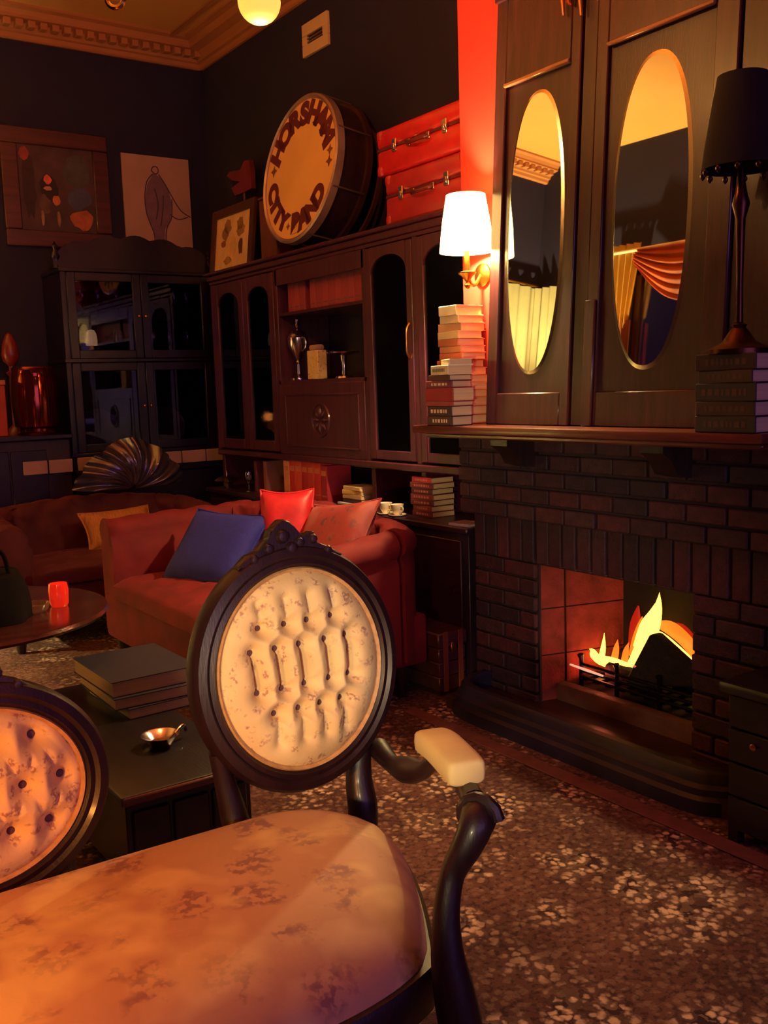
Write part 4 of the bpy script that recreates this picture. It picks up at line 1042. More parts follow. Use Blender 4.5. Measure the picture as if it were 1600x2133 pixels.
bm = NB(); lathe(bm, [(0, 0), (.026, 0), (.031, .01), (.033, .055), (.030, .078), (.028, .078), (.029, .05), (.024, .012), (0, .010)], (cpos.x, cpos.y, ZT), 22); obj('cup', bm, rg, cnd)
bm = NB(); lathe(bm, [(0, .012), (.023, .012), (.023, .03), (0, .032)], (cpos.x, cpos.y, ZT), 16); obj('wax', bm, emis('candle_wax', (255, 150, 90), .6), cnd)
bm = NB(); lathe(bm, [(0, .032), (.004, .038), (.005, .046), (0, .062)], (cpos.x, cpos.y, ZT), 8); obj('flame', bm, FY, cnd)
q = onz(70, 1275, ZT)
ad_ = thing('ash_tray', 'small cut glass dish beside the red candle cup', 'dish', (q.x, q.y, ZT))
bm = NB(); lathe(bm, [(0, 0), (.04, 0), (.05, .012), (.056, .03), (.050, .03), (.042, .014), (0, .010)], (q.x, q.y, ZT), 10); obj('bowl', bm, mat('smoked_glass', (140, 110, 80), .08, coat=.8, spec=.9), ad_)
q = onz(20, 1290, ZT)
bx_ = thing('black_bag', 'black slumped bag standing on the round table at the left edge', 'bag', (q.x-.03, q.y, ZT))
def bagf(u, v):
    a = 2*PI*u; rr = .115*(1-.30*v**2)*(1+.08*math.sin(3*a+2*v)+.05*math.sin(5*a))
    return Vector((q.x-.045+rr*math.cos(a), q.y+rr*math.sin(a)*.8, ZT+.001+.15*v+.015*math.sin(2*a)*v))
bm = NB(); grid(bm, bagf, 30, 10, closeu=True); bm.verts.ensure_lookup_table()
bm.faces.new([bm.verts[i*11+10] for i in range(30)]); bm.faces.new([bm.verts[i*11] for i in range(30)][::-1])
obj('body', bm, mat('black_leather', (9, 5, 10), .85, amt=.3, spec=.15), bx_, ang=60)
bm = NB(); tube(bm, smoothpath([(q.x-.10, q.y, ZT+.14), (q.x-.08, q.y, ZT+.22), (q.x-.01, q.y, ZT+.22), (q.x+.01, q.y, ZT+.14)], 5), .007, 8); obj('strap', bm, MATS['black_leather'], bx_)

# ------------------------------------------------------------------ low black table with big books
ct = thing('low_chest', 'low black chest with large books between the sofa and settee', 'chest', (.94, 2.8, 0))
cx0, cx1, cy0, cy1, cz = .75, 1.13, 2.28, 3.32, .30
bm = NB(); box(bm, (cx0, cy0, cz-.028), (cx1, cy1, cz), .008, 2); obj('lid', bm, M_blk, ct)
bm = NB(); box(bm, (cx0+.004, cy0-.012, cz-.024), (cx1-.004, cy0+.001, cz-.002), .004); obj('lid_edge', bm, wood('rail_wood', (92, 44, 40), .4, axis=0), ct)
bm = NB(); box(bm, (cx0+.015, cy0+.015, .05), (cx1-.015, cy1-.015, cz-.028), .003); obj('body', bm, M_blk, ct)
for k in range(3):
    w = (cx1-cx0-.05)/3; bm = NB(); box(bm, (cx0+.03+k*w, cy0+.006, .075), (cx0+.02+(k+1)*w, cy0+.017, cz-.05), .004); obj('front_panel', bm, M_blk, ct)
for x_ in (cx0+.05, cx1-.05):
    for y_ in (cy0+.05, cy1-.05):
        bm = NB(); lathe(bm, [(0, 0), (.022, 0), (.03, .02), (.024, .05), (0, .05)], (x_, y_, 0), 12); obj('foot', bm, M_blk, ct)
zz = cz
M_pg2 = mat('thick_pages', (206, 176, 130), .8, amt=.12, scale=3, stretch=(1, 1, 90))
for i, (L, Wd, h, c, lab, dx, dy, rz) in enumerate([
        (.36, .29, .034, (38, 30, 50), 'lowest of three big books on the low black chest', .035, -.02, 2),
        (.36, .30, .036, (44, 34, 52), 'middle one of three big books on the low black chest', .015, -.02, -1),
        (.37, .29, .050, (46, 42, 58), 'big dark book with cream pages topmost on the low black chest', 0, .01, 1)]):
    o_ = book((1.225+dx, 3.04+dy, zz), L, Wd, h, c, lab, 'big books on the low chest', R(180+rz), pages=M_pg2); zz += h
q = onz(270, 1345, cz+.03)
book((1.06, 3.27, cz), .12, .07, .03, (90, 56, 48), 'small brown book lying behind the stack of big books', 'big books on the low chest', R(95))
q = onz(352, 1565, cz)
pd = thing('pewter_dish', 'small shiny pewter dish at the front of the low black chest', 'dish', (q.x, q.y+.06, cz))
bm = NB(); lathe(bm, [(0, 0), (.03, 0), (.034, .008), (.052, .03), (.055, .033), (.050, .031), (.03, .012), (0, .010)], (q.x, q.y+.06, cz), 18); obj('bowl', bm, M_silver, pd)
bm = NB(); tube(bm, smoothpath([(q.x+.045, q.y+.06, cz+.025), (q.x+.075, q.y+.07, cz+.04), (q.x+.085, q.y+.075, cz+.02)], 4), .005, 8); obj('handle', bm, M_silver, pd)

# ------------------------------------------------------------------ black cabinet on the back wall
CY = 5.95; cb0, cb1 = 1.82, 2.80
ca = thing('china_cabinet', 'black carved china cabinet with glass doors against the back wall', 'cabinet', (2.3, 6.15, 0))
M_ca = wood('ebonised_wood', (22, 9, 36), .34, axis=2, coat=.3)
zs1, zs2, ztop = .95, 1.525, 2.07
obj('back_panel', box(NB(), (cb0, YB-.03, .0), (cb1, YB-.01, ztop)), M_ca, ca, smooth=False)
for x_ in (cb0, cb1-.03): obj('side', box(NB(), (x_, CY+.02, 0), (x_+.03, YB-.03, ztop)), M_ca, ca, smooth=False)
for z_ in (zs1, zs2, ztop): obj('shelf', box(NB(), (cb0-.015, CY-.012, z_-.022), (cb1+.015, YB-.03, z_), .004), M_ca, ca)
obj('shelf', box(NB(), (cb0+.03, CY+.05, 1.77), (cb1-.03, YB-.03, 1.785)), M_ca, ca, smooth=False)
bm = NB(); box(bm, (cb0, CY+.0, 0), (cb1, YB-.03, .80), .004); obj('base', bm, M_ca, ca)
# tiled splash strip
ntile = 6
for i in range(ntile):
    w = (2.86-1.83)/ntile; bm = NB(); box(bm, (1.83+i*w+.003, CY-.016, .845), (1.83+(i+1)*w-.003, CY-.002, .925), .003); obj('tile', bm, mat('pale_tile', (176, 140, 122), .3, amt=.1, coat=.3), ca)
bm = NB(); box(bm, (1.82, CY-.01, .80), (2.88, YB-.03, .845), .006); obj('ledge', bm, M_ca, ca)
xm = (cb0+cb1)/2
def cdoor(x0, x1, z0, z1):
    st = .05; bm = NB()
    box(bm, (x0, CY-.004, z0), (x0+st, CY+.018, z1), .003); box(bm, (x1-st, CY-.004, z0), (x1, CY+.018, z1), .003)
    box(bm, (x0+st, CY-.004, z0), (x1-st, CY+.018, z0+st), .003); box(bm, (x0+st, CY-.004, z1-st), (x1-st, CY+.018, z1), .003)
    f = obj('glazed_door', bm, M_ca, ca)
    obj('pane', box(NB(), (x0+st*.8, CY+.006, z0+st*.8), (x1-st*.8, CY+.009, z1-st*.8)), M_bglass, f, smooth=False)
    bm = NB(); lathe(bm, [(0, 0), (.006, .002), (.009, .012), (0, .018)], (x1-.02 if x1 <= xm+.01 else x0+.02, CY-.004, (z0+z1)/2), 10, Matrix.Rotation(R(90), 4, 'X')); obj('knob', bm, M_brass, f)
for z0, z1 in ((zs1, zs2-.022), (zs2, ztop-.022)):
    cdoor(cb0+.03, xm-.002, z0+.002, z1-.002); cdoor(xm+.002, cb1-.03, z0+.002, z1-.002)
# scalloped crest
cr = [(cb0-.03, ztop), (cb0-.03, ztop+.06)]
for i in range(33):
    u = i/32; x_ = cb0+(cb1-cb0)*u; cr.append((x_, ztop+.09+.10*math.sin(PI*u)**.7+.028*abs(math.sin(u*PI*5))))
cr += [(cb1+.03, ztop+.06), (cb1+.03, ztop)]
bm = NB(); prism(bm, cr, lambda a, b, c: Vector((a, CY+.03+c, b)), .04); obj('crest', bm, M_ca, ca)
for x_ in (cb0-.01, cb1+.01):
    bm = NB(); lathe(bm, [(0, 0), (.025, 0), (.018, .03), (.03, .07), (.012, .11), (.018, .13), (0, .16)], (x_, CY+.05, ztop+.0), 14); obj('finial', bm, M_ca, ca)
# glassware inside
k = 0
spots = [(.16, 1.786), (.27, 1.786), (.38, 1.786), (.66, 1.786), (.78, 1.786), (.88, 1.786), (.14, 1.526), (.40, 1.526), (.62, 1.526), (.74, 1.526), (.86, 1.526)]
nm = ['first', 'second', 'third', 'fourth', 'fifth', 'sixth']
for i, (u, z_) in enumerate(spots):
    row = 'upper' if i < 6 else 'lower'
    goblet((cb0+(cb1-cb0)*u, 6.08+.03*(i % 2), z_), '%s stemmed glass from the left on the %s glass shelf of the black cabinet' % (nm[i if i < 6 else i-6], row), 1.35, grp='glasses in the black cabinet')
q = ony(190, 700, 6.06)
ol = thing('reflected_lamp', 'small added glowing shade imitating a lamp reflection in the black cabinet glass', 'lamp', (q.x, 6.06, 1.526))  # glowing shade added in place of a lamp's reflection in the glass
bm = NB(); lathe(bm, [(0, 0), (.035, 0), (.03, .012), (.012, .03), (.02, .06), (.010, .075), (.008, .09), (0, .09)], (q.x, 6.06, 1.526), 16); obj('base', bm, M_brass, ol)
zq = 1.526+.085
bm = NB(); lathe(bm, [(0, zq+.10), (.02, zq+.095), (.032, zq+.07), (.036, zq+.035), (.034, zq), (0, zq)], (q.x, 6.06, 0), 16); obj('lamp_shade', bm, emis('reflected_shade_glow', (240, 200, 120), .9), ol)
# plates in the lower half
for i, u in enumerate((.25, .72)):
    t = thing('display_plate', '%s dim plate propped behind the lower cabinet glass' % ('left' if i == 0 else 'right'), 'plate', (cb0+(cb1-cb0)*u, 6.2, zs1), 'plates in the black cabinet')
    bm = NB(); lathe(bm, [(0, 0), (.07, 0), (.13, .018), (.13, .022), (.07, .006), (0, .006)], (0, 0, 0), 28); bmesh.ops.transform(bm, matrix=Matrix.Translation((cb0+(cb1-cb0)*u, 6.20, zs1+.135)) @ Matrix.Rotation(R(78), 4, 'X'), verts=bm.verts); obj('plate', bm, mat('dim_china', (110, 90, 120), .2, coat=.5), t)
    bm = NB(); box(bm, (cb0+(cb1-cb0)*u-.05, 6.16, zs1), (cb0+(cb1-cb0)*u+.05, 6.26, zs1+.008)); obj('stand', bm, M_ca, t, smooth=False)

# ------------------------------------------------------------------ pictures on the back wall
def wallpic(name, label, x0, x1, z0, z1, bw, fm, pm):
    t = thing(name, label, 'picture', ((x0+x1)/2, YB, z0)); y = YB
    if bw:
        for a0, a1, b0, b1 in ((x0, x1, z0, z0+bw), (x0, x1, z1-bw, z1), (x0, x0+bw, z0+bw, z1-bw), (x1-bw, x1, z0+bw, z1-bw)):
            bm = NB(); box(bm, (a0, y-.035, b0), (a1, y-.001, b1), .006); obj('frame_rail', bm, fm, t)
    obj('canvas' if bw else 'sheet', box(NB(), (x0+bw, y-.02, z0+bw), (x1-bw, y-.004, z1-bw)), pm, t, smooth=False)
    return t
M_frr = wood('red_brown_frame', (72, 24, 30), .4, axis=0)
pt_ = wallpic('framed_painting', 'dark painting of figures in a wide red-brown frame, leftmost on the back wall', 1.62, 2.29, 2.24, 2.955, .10, M_frr, mat('painting_ground', (70, 38, 44), .6, amt=.5, scale=7))
def blob(par, x, z, rx, rz, col, y, jag=.3, n=16):
    bm = NB(); addmesh(bm, [Vector((x+rx*math.cos(2*PI*i/n)*random.uniform(1-jag, 1), y, z+rz*math.sin(2*PI*i/n)*random.uniform(1-jag, 1))) for i in range(n)], [list(range(n))]); return obj('painted_shape', bm, mat('paint_%d_%d_%d' % col, col, .7, amt=.3, scale=20), par, smooth=False)
yp = YB-.0206
for i, (x, z, rx, rz, c) in enumerate(((1.78, 2.62, .05, .24, (54, 26, 34)), (1.76, 2.80, .035, .05, (150, 60, 50)), (2.08, 2.72, .10, .13, (70, 62, 60)), (2.10, 2.42, .09, .07, (170, 84, 54)), (2.09, 2.55, .09, .08, (66, 62, 92)), (1.90, 2.60, .07, .10, (40, 20, 24)), (1.895, 2.655, .028, .032, (214, 90, 74)), (1.895, 2.60, .030, .015, (190, 120, 96)), (1.94, 2.53, .03, .035, (180, 96, 66)), (1.87, 2.50, .04, .07, (90, 60, 50)), (1.85, 2.42, .012, .06, (150, 110, 90)), (1.95, 2.42, .012, .06, (140, 100, 80)))):
    blob(pt_, x, z, rx, rz, c, yp-.0004*i)
sk = wallpic('pencil_sketch', 'unframed pencil sketch of a draped figure on pale paper, behind the cabinet crest', 2.385, 2.855, 2.20, 2.87, 0, None, mat('sketch_paper', (176, 132, 116), .8, amt=.08, scale=5))
yp = YB-.0206
M_pen = mat('pencil', (70, 48, 70), .8); M_wash = mat('grey_wash', (120, 84, 100), .8, amt=.15, scale=20)
bm = NB(); P = [(2.60, 2.76), (2.64, 2.74), (2.70, 2.66), (2.72, 2.56), (2.70, 2.46), (2.66, 2.40), (2.65, 2.28), (2.60, 2.26), (2.58, 2.38), (2.54, 2.48), (2.53, 2.58), (2.55, 2.68)]
addmesh(bm, [Vector((x, yp, z)) for x, z in P], [list(range(len(P)))]); obj('figure_wash', bm, M_wash, sk, smooth=False)
for pts in ([(2.585, 2.775), (2.60, 2.80), (2.625, 2.80), (2.635, 2.775), (2.615, 2.755), (2.585, 2.775)], [(2.595, 2.755), (2.55, 2.70), (2.53, 2.60), (2.535, 2.50), (2.56, 2.42), (2.58, 2.36), (2.585, 2.24)], [(2.635, 2.755), (2.68, 2.69), (2.72, 2.62), (2.78, 2.53), (2.85, 2.49)], [(2.72, 2.60), (2.71, 2.48), (2.67, 2.40), (2.655, 2.26)], [(2.60, 2.66), (2.62, 2.56), (2.60, 2.46)], [(2.66, 2.62), (2.65, 2.52), (2.63, 2.42)], [(2.70, 2.50), (2.76, 2.47), (2.83, 2.49)]):
    bm = NB(); tube(bm, smoothpath([Vector((x, yp-.0005, z)) for x, z in pts], 4), .004, 5, sx=1, sy=.3); obj('pencil_line', bm, M_pen, sk)

# ------------------------------------------------------------------ urn on a dark stand at the far left
sx0, sx1, sz = 1.20, 1.66, None
q = ony(70, 905, 6.05); szz = q.z
st = thing('tall_stand', 'tall dark stand left of the black cabinet carrying the urn', 'stand', (1.42, 6.1, 0))
bm = NB(); box(bm, (1.16, 5.88, szz-.03), (1.80, YB-.02, szz), .006); obj('top', bm, M_ca, st)
bm = NB(); box(bm, (1.20, 5.92, .06), (1.79, YB-.03, szz-.03), .004); obj('body', bm, wood('stand_wood', (40, 20, 26), .45), st)
bm = NB(); box(bm, (1.18, 5.90, 0), (1.795, YB-.025, .06), .004); obj('plinth', bm, M_ca, st)
for k in range(2):
    bm = NB(); box(bm, (1.50+k*.15, 5.895, .845), (1.645+k*.15-.004, 5.909, .925), .003); obj('tile', bm, MATS['pale_tile'], st)
for x_ in (1.215, 1.435):
    bm = NB(); box(bm, (x_, 5.908, .12), (x_+.21, 5.922, szz-.09), .004); obj('panel', bm, M_ca, st)
u0 = ony(78, 900, 6.05); M_cop = mat('copper_lustre', (150, 62, 34), .10, metal=.9, amt=.15)
ur = thing('copper_urn', 'glossy copper lidded urn on the tall stand at far left', 'urn', (u0.x, 6.05, szz))
bm = NB(); lathe(bm, [(0, 0), (.11, 0), (.115, .012), (.10, .02), (.10, .035), (.125, .05), (.135, .20), (.128, .34), (.12, .385), (.125, .395), (.118, .405), (0, .405)], (u0.x, 6.05, szz), 28); obj('body', bm, M_cop, ur)
q = ony(35, 740, 6.05)
fs = thing('wooden_finial', 'dark red turned wooden finial standing behind the copper urn', 'ornament', (q.x, 6.20, szz))
bm = NB(); zf = q.z-szz; lathe(bm, [(0, 0), (.06, 0), (.05, .03), (.02, .06), (.018, zf-.12), (.035, zf-.10), (.014, zf-.085), (.014, zf-.06), (.045, zf-.03), (.055, zf+.01), (.046, zf+.07), (.02, zf+.13), (0, zf+.15)], (q.x, 6.20, szz), 18); obj('turned_body', bm, mat('red_turned_wood', (120, 34, 34), .35, coat=.3), fs)
q = ony(6, 860, 5.98); bm = NB(); box(bm, (q.x-.13, 5.93, szz), (q.x+.012, 6.0, szz+.30), .006)
t = thing('orange_box', 'narrow orange-red box at the left edge beside the urn', 'box', (q.x-.06, 5.96, szz)); obj('carton', bm, mat('orange_card', (180, 62, 36), .6), t)
bm = NB(); box(bm, (q.x-.134, 5.926, szz+.30), (q.x+.016, 6.004, szz+.33), .004); obj('lid', bm, mat('orange_lid', (190, 110, 60), .5), t)
# ------------------------------------------------------------------ medallion settee in the foreground
se = thing('medallion_settee', 'carved dark wood settee with two oval tufted backs and cream brocade seat', 'settee', (.45, 1.4, 0))
M_sw = wood('settee_wood', (36, 13, 19), .46, axis=2, coat=.15)
M_cre = brocade('cream_brocade', (206, 156, 116), (158, 108, 96), (246, 214, 144), 8, 60)
M_cream_tuft = brocade('cream_tuft', (230, 196, 140), (176, 130, 110), (240, 214, 158), 26, 150)
SY = 1.775; lt = R(6)
def medal(cx, cz, a, b, btn, pleats, name, m, crest=True, bd_=.060, br_=.017):
    UPm = Vector((0, math.sin(lt), math.cos(lt))); NR = Vector((0, -math.cos(lt), math.sin(lt))); C0 = Vector((cx, SY, cz))
    def mp(u, v, h): return C0+Vector((1, 0, 0))*u+UPm*v+NR*h
    fa, fb = a, b
    pr = [(.0, -.03), (.0, .016), (.010, .026), (.020, .022), (.028, .028), (.044, .022), (.052, .006), (.052, -.022), (.044, -.03)]
    bm = NB(); ellipse_ring(bm, mp, fa, fb, pr, 96); fr = obj('medallion_frame', bm, M_sw, se, ang=30)
    bm = NB(); ellipse_ring(bm, mp, fa, fb, [(-.006, .0), (-.006, .018), (0, .024), (.004, .018), (.004, 0)], 96); obj('gimp_braid', bm, mat('braid', (196, 150, 100), .5, amt=.2, scale=60), fr)
    bm = NB(); nb = 64; addmesh(bm, [mp(fa*1.02*math.cos(2*PI*i/nb), fb*1.02*math.sin(2*PI*i/nb), -.026) for i in range(nb)], [list(range(nb))]); obj('back_cloth', bm, mat('back_cloth', (90, 60, 50), .9), fr, smooth=False)
    def depth(u, v):
        r2 = (u/fa)**2+(v/fb)**2
        h = .052*max(0, 1-r2**2.2)**.75+.004
        d = 0
        for (x_, z_) in btn:
            dd = math.hypot(u-x_*fa, v-z_*fb); d = max(d, bd_*math.exp(-dd/br_))
        for (x0, z0, x1, z1, w) in pleats:
            ax, az, bx, bz = x0*fa, z0*fb, x1*fa, z1*fb; L2 = (bx-ax)**2+(bz-az)**2
            t = max(0, min(1, ((u-ax)*(bx-ax)+(v-az)*(bz-az))/L2)); dd = math.hypot(u-ax-t*(bx-ax), v-az-t*(bz-az))
            d = max(d, w*math.exp(-dd/.013))
        return h-d*min(1, (1-min(1, r2))*4)
    bm = NB(); nr, ns = 60, 168; V = [mp(0, 0, depth(0, 0))]; F = []
    for i in range(1, nr+1):
        k = i/nr
        for j in range(ns):
            t = 2*PI*j/ns; u, v = fa*k*math.cos(t), fb*k*math.sin(t); V.append(mp(u, v, depth(u, v)))
    for j in range(ns): F.append((0, 1+j, 1+(j+1) % ns))
    for i in range(nr-1):
        for j in range(ns): F.append((1+i*ns+j, 1+(i+1)*ns+j, 1+(i+1)*ns+(j+1) % ns, 1+i*ns+(j+1) % ns))
    addmesh(bm, V, F); cu = obj(name, bm, m, se, ang=80)
    for (x_, z_) in btn:
        bm = NB(); p = mp(x_*fa, z_*fb, depth(x_*fa, z_*fb)+.014); lathe(bm, [(0, .006), (.006, .005), (.0095, 0), (0, -.002)], p, 10, Matrix.Rotation(R(90)-lt, 4, 'X')); obj('button', bm, mat('button_cloth', (96, 58, 58), .6), cu)
    if crest:
        top = fb+.046
        pl = [(-.13, -.022), (-.10, .004), (-.07, .010), (-.05, .03), (-.042, .052), (-.026, .058), (-.014, .072), (.002, .066), (.018, .050), (.030, .026), (.048, .032), (.060, .040), (.066, .026), (.062, .010), (.09, .004), (.13, -.022), (.07, -.022), (0, -.012), (-.07, -.022)]
        bm = NB(); prism(bm, [(p[0], p[1]+top-.01) for p in pl], lambda a_, b_, c: mp(a_, b_, -.018+c), .034)
        bmesh.ops.bevel(bm, geom=bm.edges[:], offset=.003, segments=1, affect='EDGES'); cr_ = obj('crest_carving', bm, M_sw, fr, ang=40)
        for (u, v, r_) in ((-.02, .035, .016), (.02, .018, .012), (-.055, .012, .012), (.055, .022, .011), (.0, .008, .014), (-.09, -.006, .010), (.09, -.006, .010)):
            bm = NB(); lathe(bm, [(0, -r_*.6), (r_*.8, -r_*.4), (r_, 0), (r_*.7, r_*.6), (0, r_*.8)], mp(u, top-.01+v, .018), 10, Matrix.Rotation(R(90)-lt, 4, 'X')); obj('carved_boss', bm, M_sw, cr_)
    return mp
row = lambda us, v: [(u, v) for u in us]
b1 = row((-.47, -.17, .11, .42), .47)+row((-.59, -.31, -.02, .30, .58), .25)+row((-.56, -.28, 0, .31, .57), -.15)+row((-.39, -.10, .17, .44), -.38)
p1 = [(u, .25, u2, -.15, .050) for u, u2 in zip((-.59, -.31, -.02, .30, .58), (-.56, -.28, 0, .31, .57))]
p1 += [(u, .47, u, .72, .028) for u in (-.47, -.17, .11, .42)]+[(u, -.38, u, -.66, .026) for u in (-.39, -.10, .17, .44)]
m1x, m1z = .992, .705
medal(m1x, m1z, .198, .215, b1, p1, 'tufted_back', M_cream_tuft)
b2 = []; p2 = []
b2 = row((.56, .19, -.18, -.55), .56)+row((.79, .42, .05, -.32, -.69), .03)+row((.64, .27, -.10, -.47), -.46)
for i, a in enumerate(b2):
    for b in b2[i+1:]:
        if .4 < abs(a[1]-b[1]) < .6 and abs(a[0]-b[0]) < .27: p2.append((a[0], a[1], b[0], b[1], .018))
m2x = .322
medal(m2x, .598, .190, .158, b2, p2, 'tufted_back', M_cream_tuft, bd_=.060, br_=.022)
# seat: plan outline measured off the carpet, domed top with rolled front
x_l, x_r = -.42, 1.0; yb, yf = 1.70, 1.12
def outline(k):
    """closed plan curve, k 0..1, with rounded corners and a bowed right end"""
    return None
def seatpt(u, v):
    # u 0..1 left->right, v 0..1 back->front
    xr = 1.03-.20*max(0, v-.1)**1.3-.035*math.sin(PI*v)*0
    x = x_l+(xr-x_l)*u
    ybk = yb - .17*max(0, (u-.86)/.14)**2.2 + .02*math.sin(PI*u)
    yfr = yf + .03*max(0, (u-.86)/.14)**2 + .01*math.sin(PI*u*2)
    y = ybk+(yfr-ybk)*v
    e = min(u/.05, (1-u)/.07, 1); eb = min(v/.10, 1); ef = min((1-v)/.28, 1)
    z = .452+.022*math.sin(PI*min(1, v*1.1))*math.sin(PI*min(1, max(0, u)))**.5
    z -= .05*(1-math.sqrt(max(0, 1-(1-e)**2)))+.045*(1-math.sqrt(max(0, 1-(1-eb)**2)))+.085*(1-math.sqrt(max(0, 1-(1-ef)**2)))
    return Vector((x, y, z))
bm = NB(); nu, nv = 70, 34; grid(bm, seatpt, nu, nv); bm.verts.ensure_lookup_table()
edge = [i*(nv+1) for i in range(nu+1)]+[nu*(nv+1)+j for j in range(1, nv+1)]+[i*(nv+1)+nv for i in range(nu-1, -1, -1)]+[j for j in range(nv-1, 0, -1)]
ev = [bm.verts[i] for i in edge]; low = [bm.verts.new((w.co.x, w.co.y, .375)) for w in ev]; n = len(edge)
co_edge = [w.co.copy() for w in ev]
for k in range(n): bm.faces.new((ev[k], ev[(k+1) % n], low[(k+1) % n], low[k]))
bm.faces.new(low)
obj('seat', bm, M_cre, se, ang=60)
# seat rail below the upholstery
bm = NB(); V = []; F = []
cen = Vector((.3, 1.4, 0))
for c in co_edge:
    d = Vector((c.x-cen.x, c.y-cen.y, 0)).normalized()
    for o_, z in ((.006, .382), (.016, .372), (.014, .335), (.004, .305), (-.03, .305), (-.03, .382)): V.append(Vector((c.x, c.y, 0))+d*o_+Vector((0, 0, z)))
for k in range(n):
    for j in range(6): F.append((k*6+j, ((k+1) % n)*6+j, ((k+1) % n)*6+(j+1) % 6, k*6+(j+1) % 6))
addmesh(bm, V, F); obj('seat_rail', bm, M_sw, se, ang=45)
# right arm
A0 = onz(800, 1575, .575); A0 = Vector((1.155, 1.745, .575))
pa = [ony(790, 1560, 1.765), ony(818, 1592, 1.66), ony(850, 1604, 1.54), ony(880, 1606, 1.42), Vector((.992, 1.29, .646)), Vector((.955, 1.175, .650)), Vector((.93, 1.12, .645))]
bm = NB(); tube(bm, smoothpath(pa, 6), smoothvals([.026, .020, .028, .017, .015, .016, .022], 6), 12); ar = obj('arm', bm, M_sw, se)
# padded rest on the arm
pd_ = smoothpath([Vector((1.008, 1.335, .648)), Vector((.985, 1.27, .658)), Vector((.955, 1.19, .662)), Vector((.94, 1.145, .66))], 8); V = []; F = []; K = 16; n = len(pd_)
for i, p in enumerate(pd_):
    t = (pd_[min(i+1, n-1)]-pd_[max(i-1, 0)]).normalized(); s = t.cross(Vector((0, 0, 1))).normalized(); k_ = math.sqrt(max(.0, 1-abs(2*i/(n-1)-1)**6))*.25+.75
    for j in range(K):
        a = 2*PI*j/K; c, d = math.cos(a), math.sin(a); e = .45
        V.append(p+s*(.034*k_*math.copysign(abs(c)**e, c))+Vector((0, 0, .020+.022*k_*math.copysign(abs(d)**e, d))))
for i in range(n-1):
    for j in range(K): F.append((i*K+j, i*K+(j+1) % K, (i+1)*K+(j+1) % K, (i+1)*K+j))
F += [list(range(K)), [(n-1)*K+j for j in range(K)][::-1]]
bm = NB(); addmesh(bm, V, F); obj('arm_pad', bm, mat('cream_pad', (230, 194, 130), .7, amt=.08, scale=10), ar, ang=50)
# front post: scroll top, S-curve down to the seat rail and leg
pp = [onz(988, 1650, .66), None]
P = [Vector((.925, 1.115, .640)), Vector((.905, 1.085, .632)), Vector((.885, 1.085, .60)), Vector((.868, 1.10, .555)), Vector((.850, 1.095, .50)), Vector((.842, 1.085, .44)), Vector((.845, 1.075, .38)), Vector((.850, 1.065, .32)), Vector((.855, 1.06, .25)), Vector((.86, 1.055, .12)), Vector((.87, 1.03, .0))]
bm = NB(); tube(bm, smoothpath(P, 5), smoothvals([.022, .027, .024, .020, .021, .026, .032, .034, .030, .020, .018], 5), 12); po = obj('front_post', bm, M_sw, se)
bm = NB(); cpt = Vector((.918, 1.098, .632))
sp = []
for k in range(26):
    a = k/25*2.2*2*PI; r_ = .034*(1-k/25*.8); sp.append(cpt+Vector((.75, -.66, 0))*.0+Vector((.5*math.cos(a)*r_, -.85*math.cos(a)*r_, math.sin(a)*r_))+Vector((.86, .5, 0))*(.010*k/25))
tube(bm, sp, [.011*(1-.5*k/25) for k in range(26)], 8); obj('scroll', bm, M_sw, po)
for x_, y_ in ((1.115, 1.80), (.84, 1.80), (.44, 1.80), (.16, 1.80)):       # back posts under the medallions
    bm = NB(); s = -1 if x_ in (.84, .16) else 1
    tube(bm, smoothpath([(x_+s*.05, SY+.0, .565), (x_+s*.035, SY+.005, .50), (x_+s*.02, 1.775, .42), (x_+s*.015, 1.755, .33), (x_+s*.03, 1.80, .15), (x_+s*.04, 1.86, .0)], 5), smoothvals([.018, .022, .03, .034, .026, .020], 5), 10); obj('back_post', bm, M_sw, se)
bm = NB(); box(bm, (-.38, 1.715, .285), (1.10, 1.755, .34), .008, 2); obj('rear_rail', bm, M_sw, se)
# left end: matching arm and post (outside the picture)
bm = NB(); tube(bm, smoothpath([(-.36, 1.74, .34), (-.40, 1.70, .56), (-.42, 1.45, .64), (-.40, 1.15, .64), (-.37, 1.09, .55), (-.36, 1.08, .34), (-.36, 1.05, .0)], 6), .022, 10); obj('arm', bm, M_sw, se)
# ------------------------------------------------------------------ ceiling pendant with two branches, just reaching into the top of the frame
gp = CP+ray(540, 4)*2.7; cp_ = CP+ray(238, 2)*2.7
hx, hy, hz_ = (gp.x+cp_.x)/2, (gp.y+cp_.y)/2, 2.82
pe = thing('ceiling_pendant', 'brass two-branch ceiling pendant with a glowing yellow globe', 'lamp', (hx, hy, ZC))
bm = NB(); lathe(bm, [(0, ZC), (.07, ZC), (.065, ZC-.02), (.02, ZC-.05), (.008, ZC-.06), (.008, hz_+.05), (.02, hz_+.03), (.03, hz_), (.012, hz_-.04), (0, hz_-.05)], (hx, hy, 0), 18); obj('stem', bm, M_brass, pe)
gl = emis('globe_glow', (255, 206, 84), 1.35, base=(250, 220, 160))
bm = NB(); rr = .060; lathe(bm, [(0, gp.z-rr)]+[(rr*math.sin(PI*k/14), gp.z-rr*math.cos(PI*k/14)) for k in range(1, 13)]+[(.02, gp.z+rr*.93), (0, gp.z+rr*.93)], (gp.x, gp.y, 0), 28); gb = obj('globe', bm, gl, pe)
bm = NB(); tube(bm, smoothpath([(hx, hy, hz_), ((hx+gp.x)/2, (hy+gp.y)/2, hz_+.06), (gp.x, gp.y, hz_-.02), (gp.x, gp.y, gp.z+rr*.9)], 6), .008, 8); obj('arm', bm, M_brass, pe)
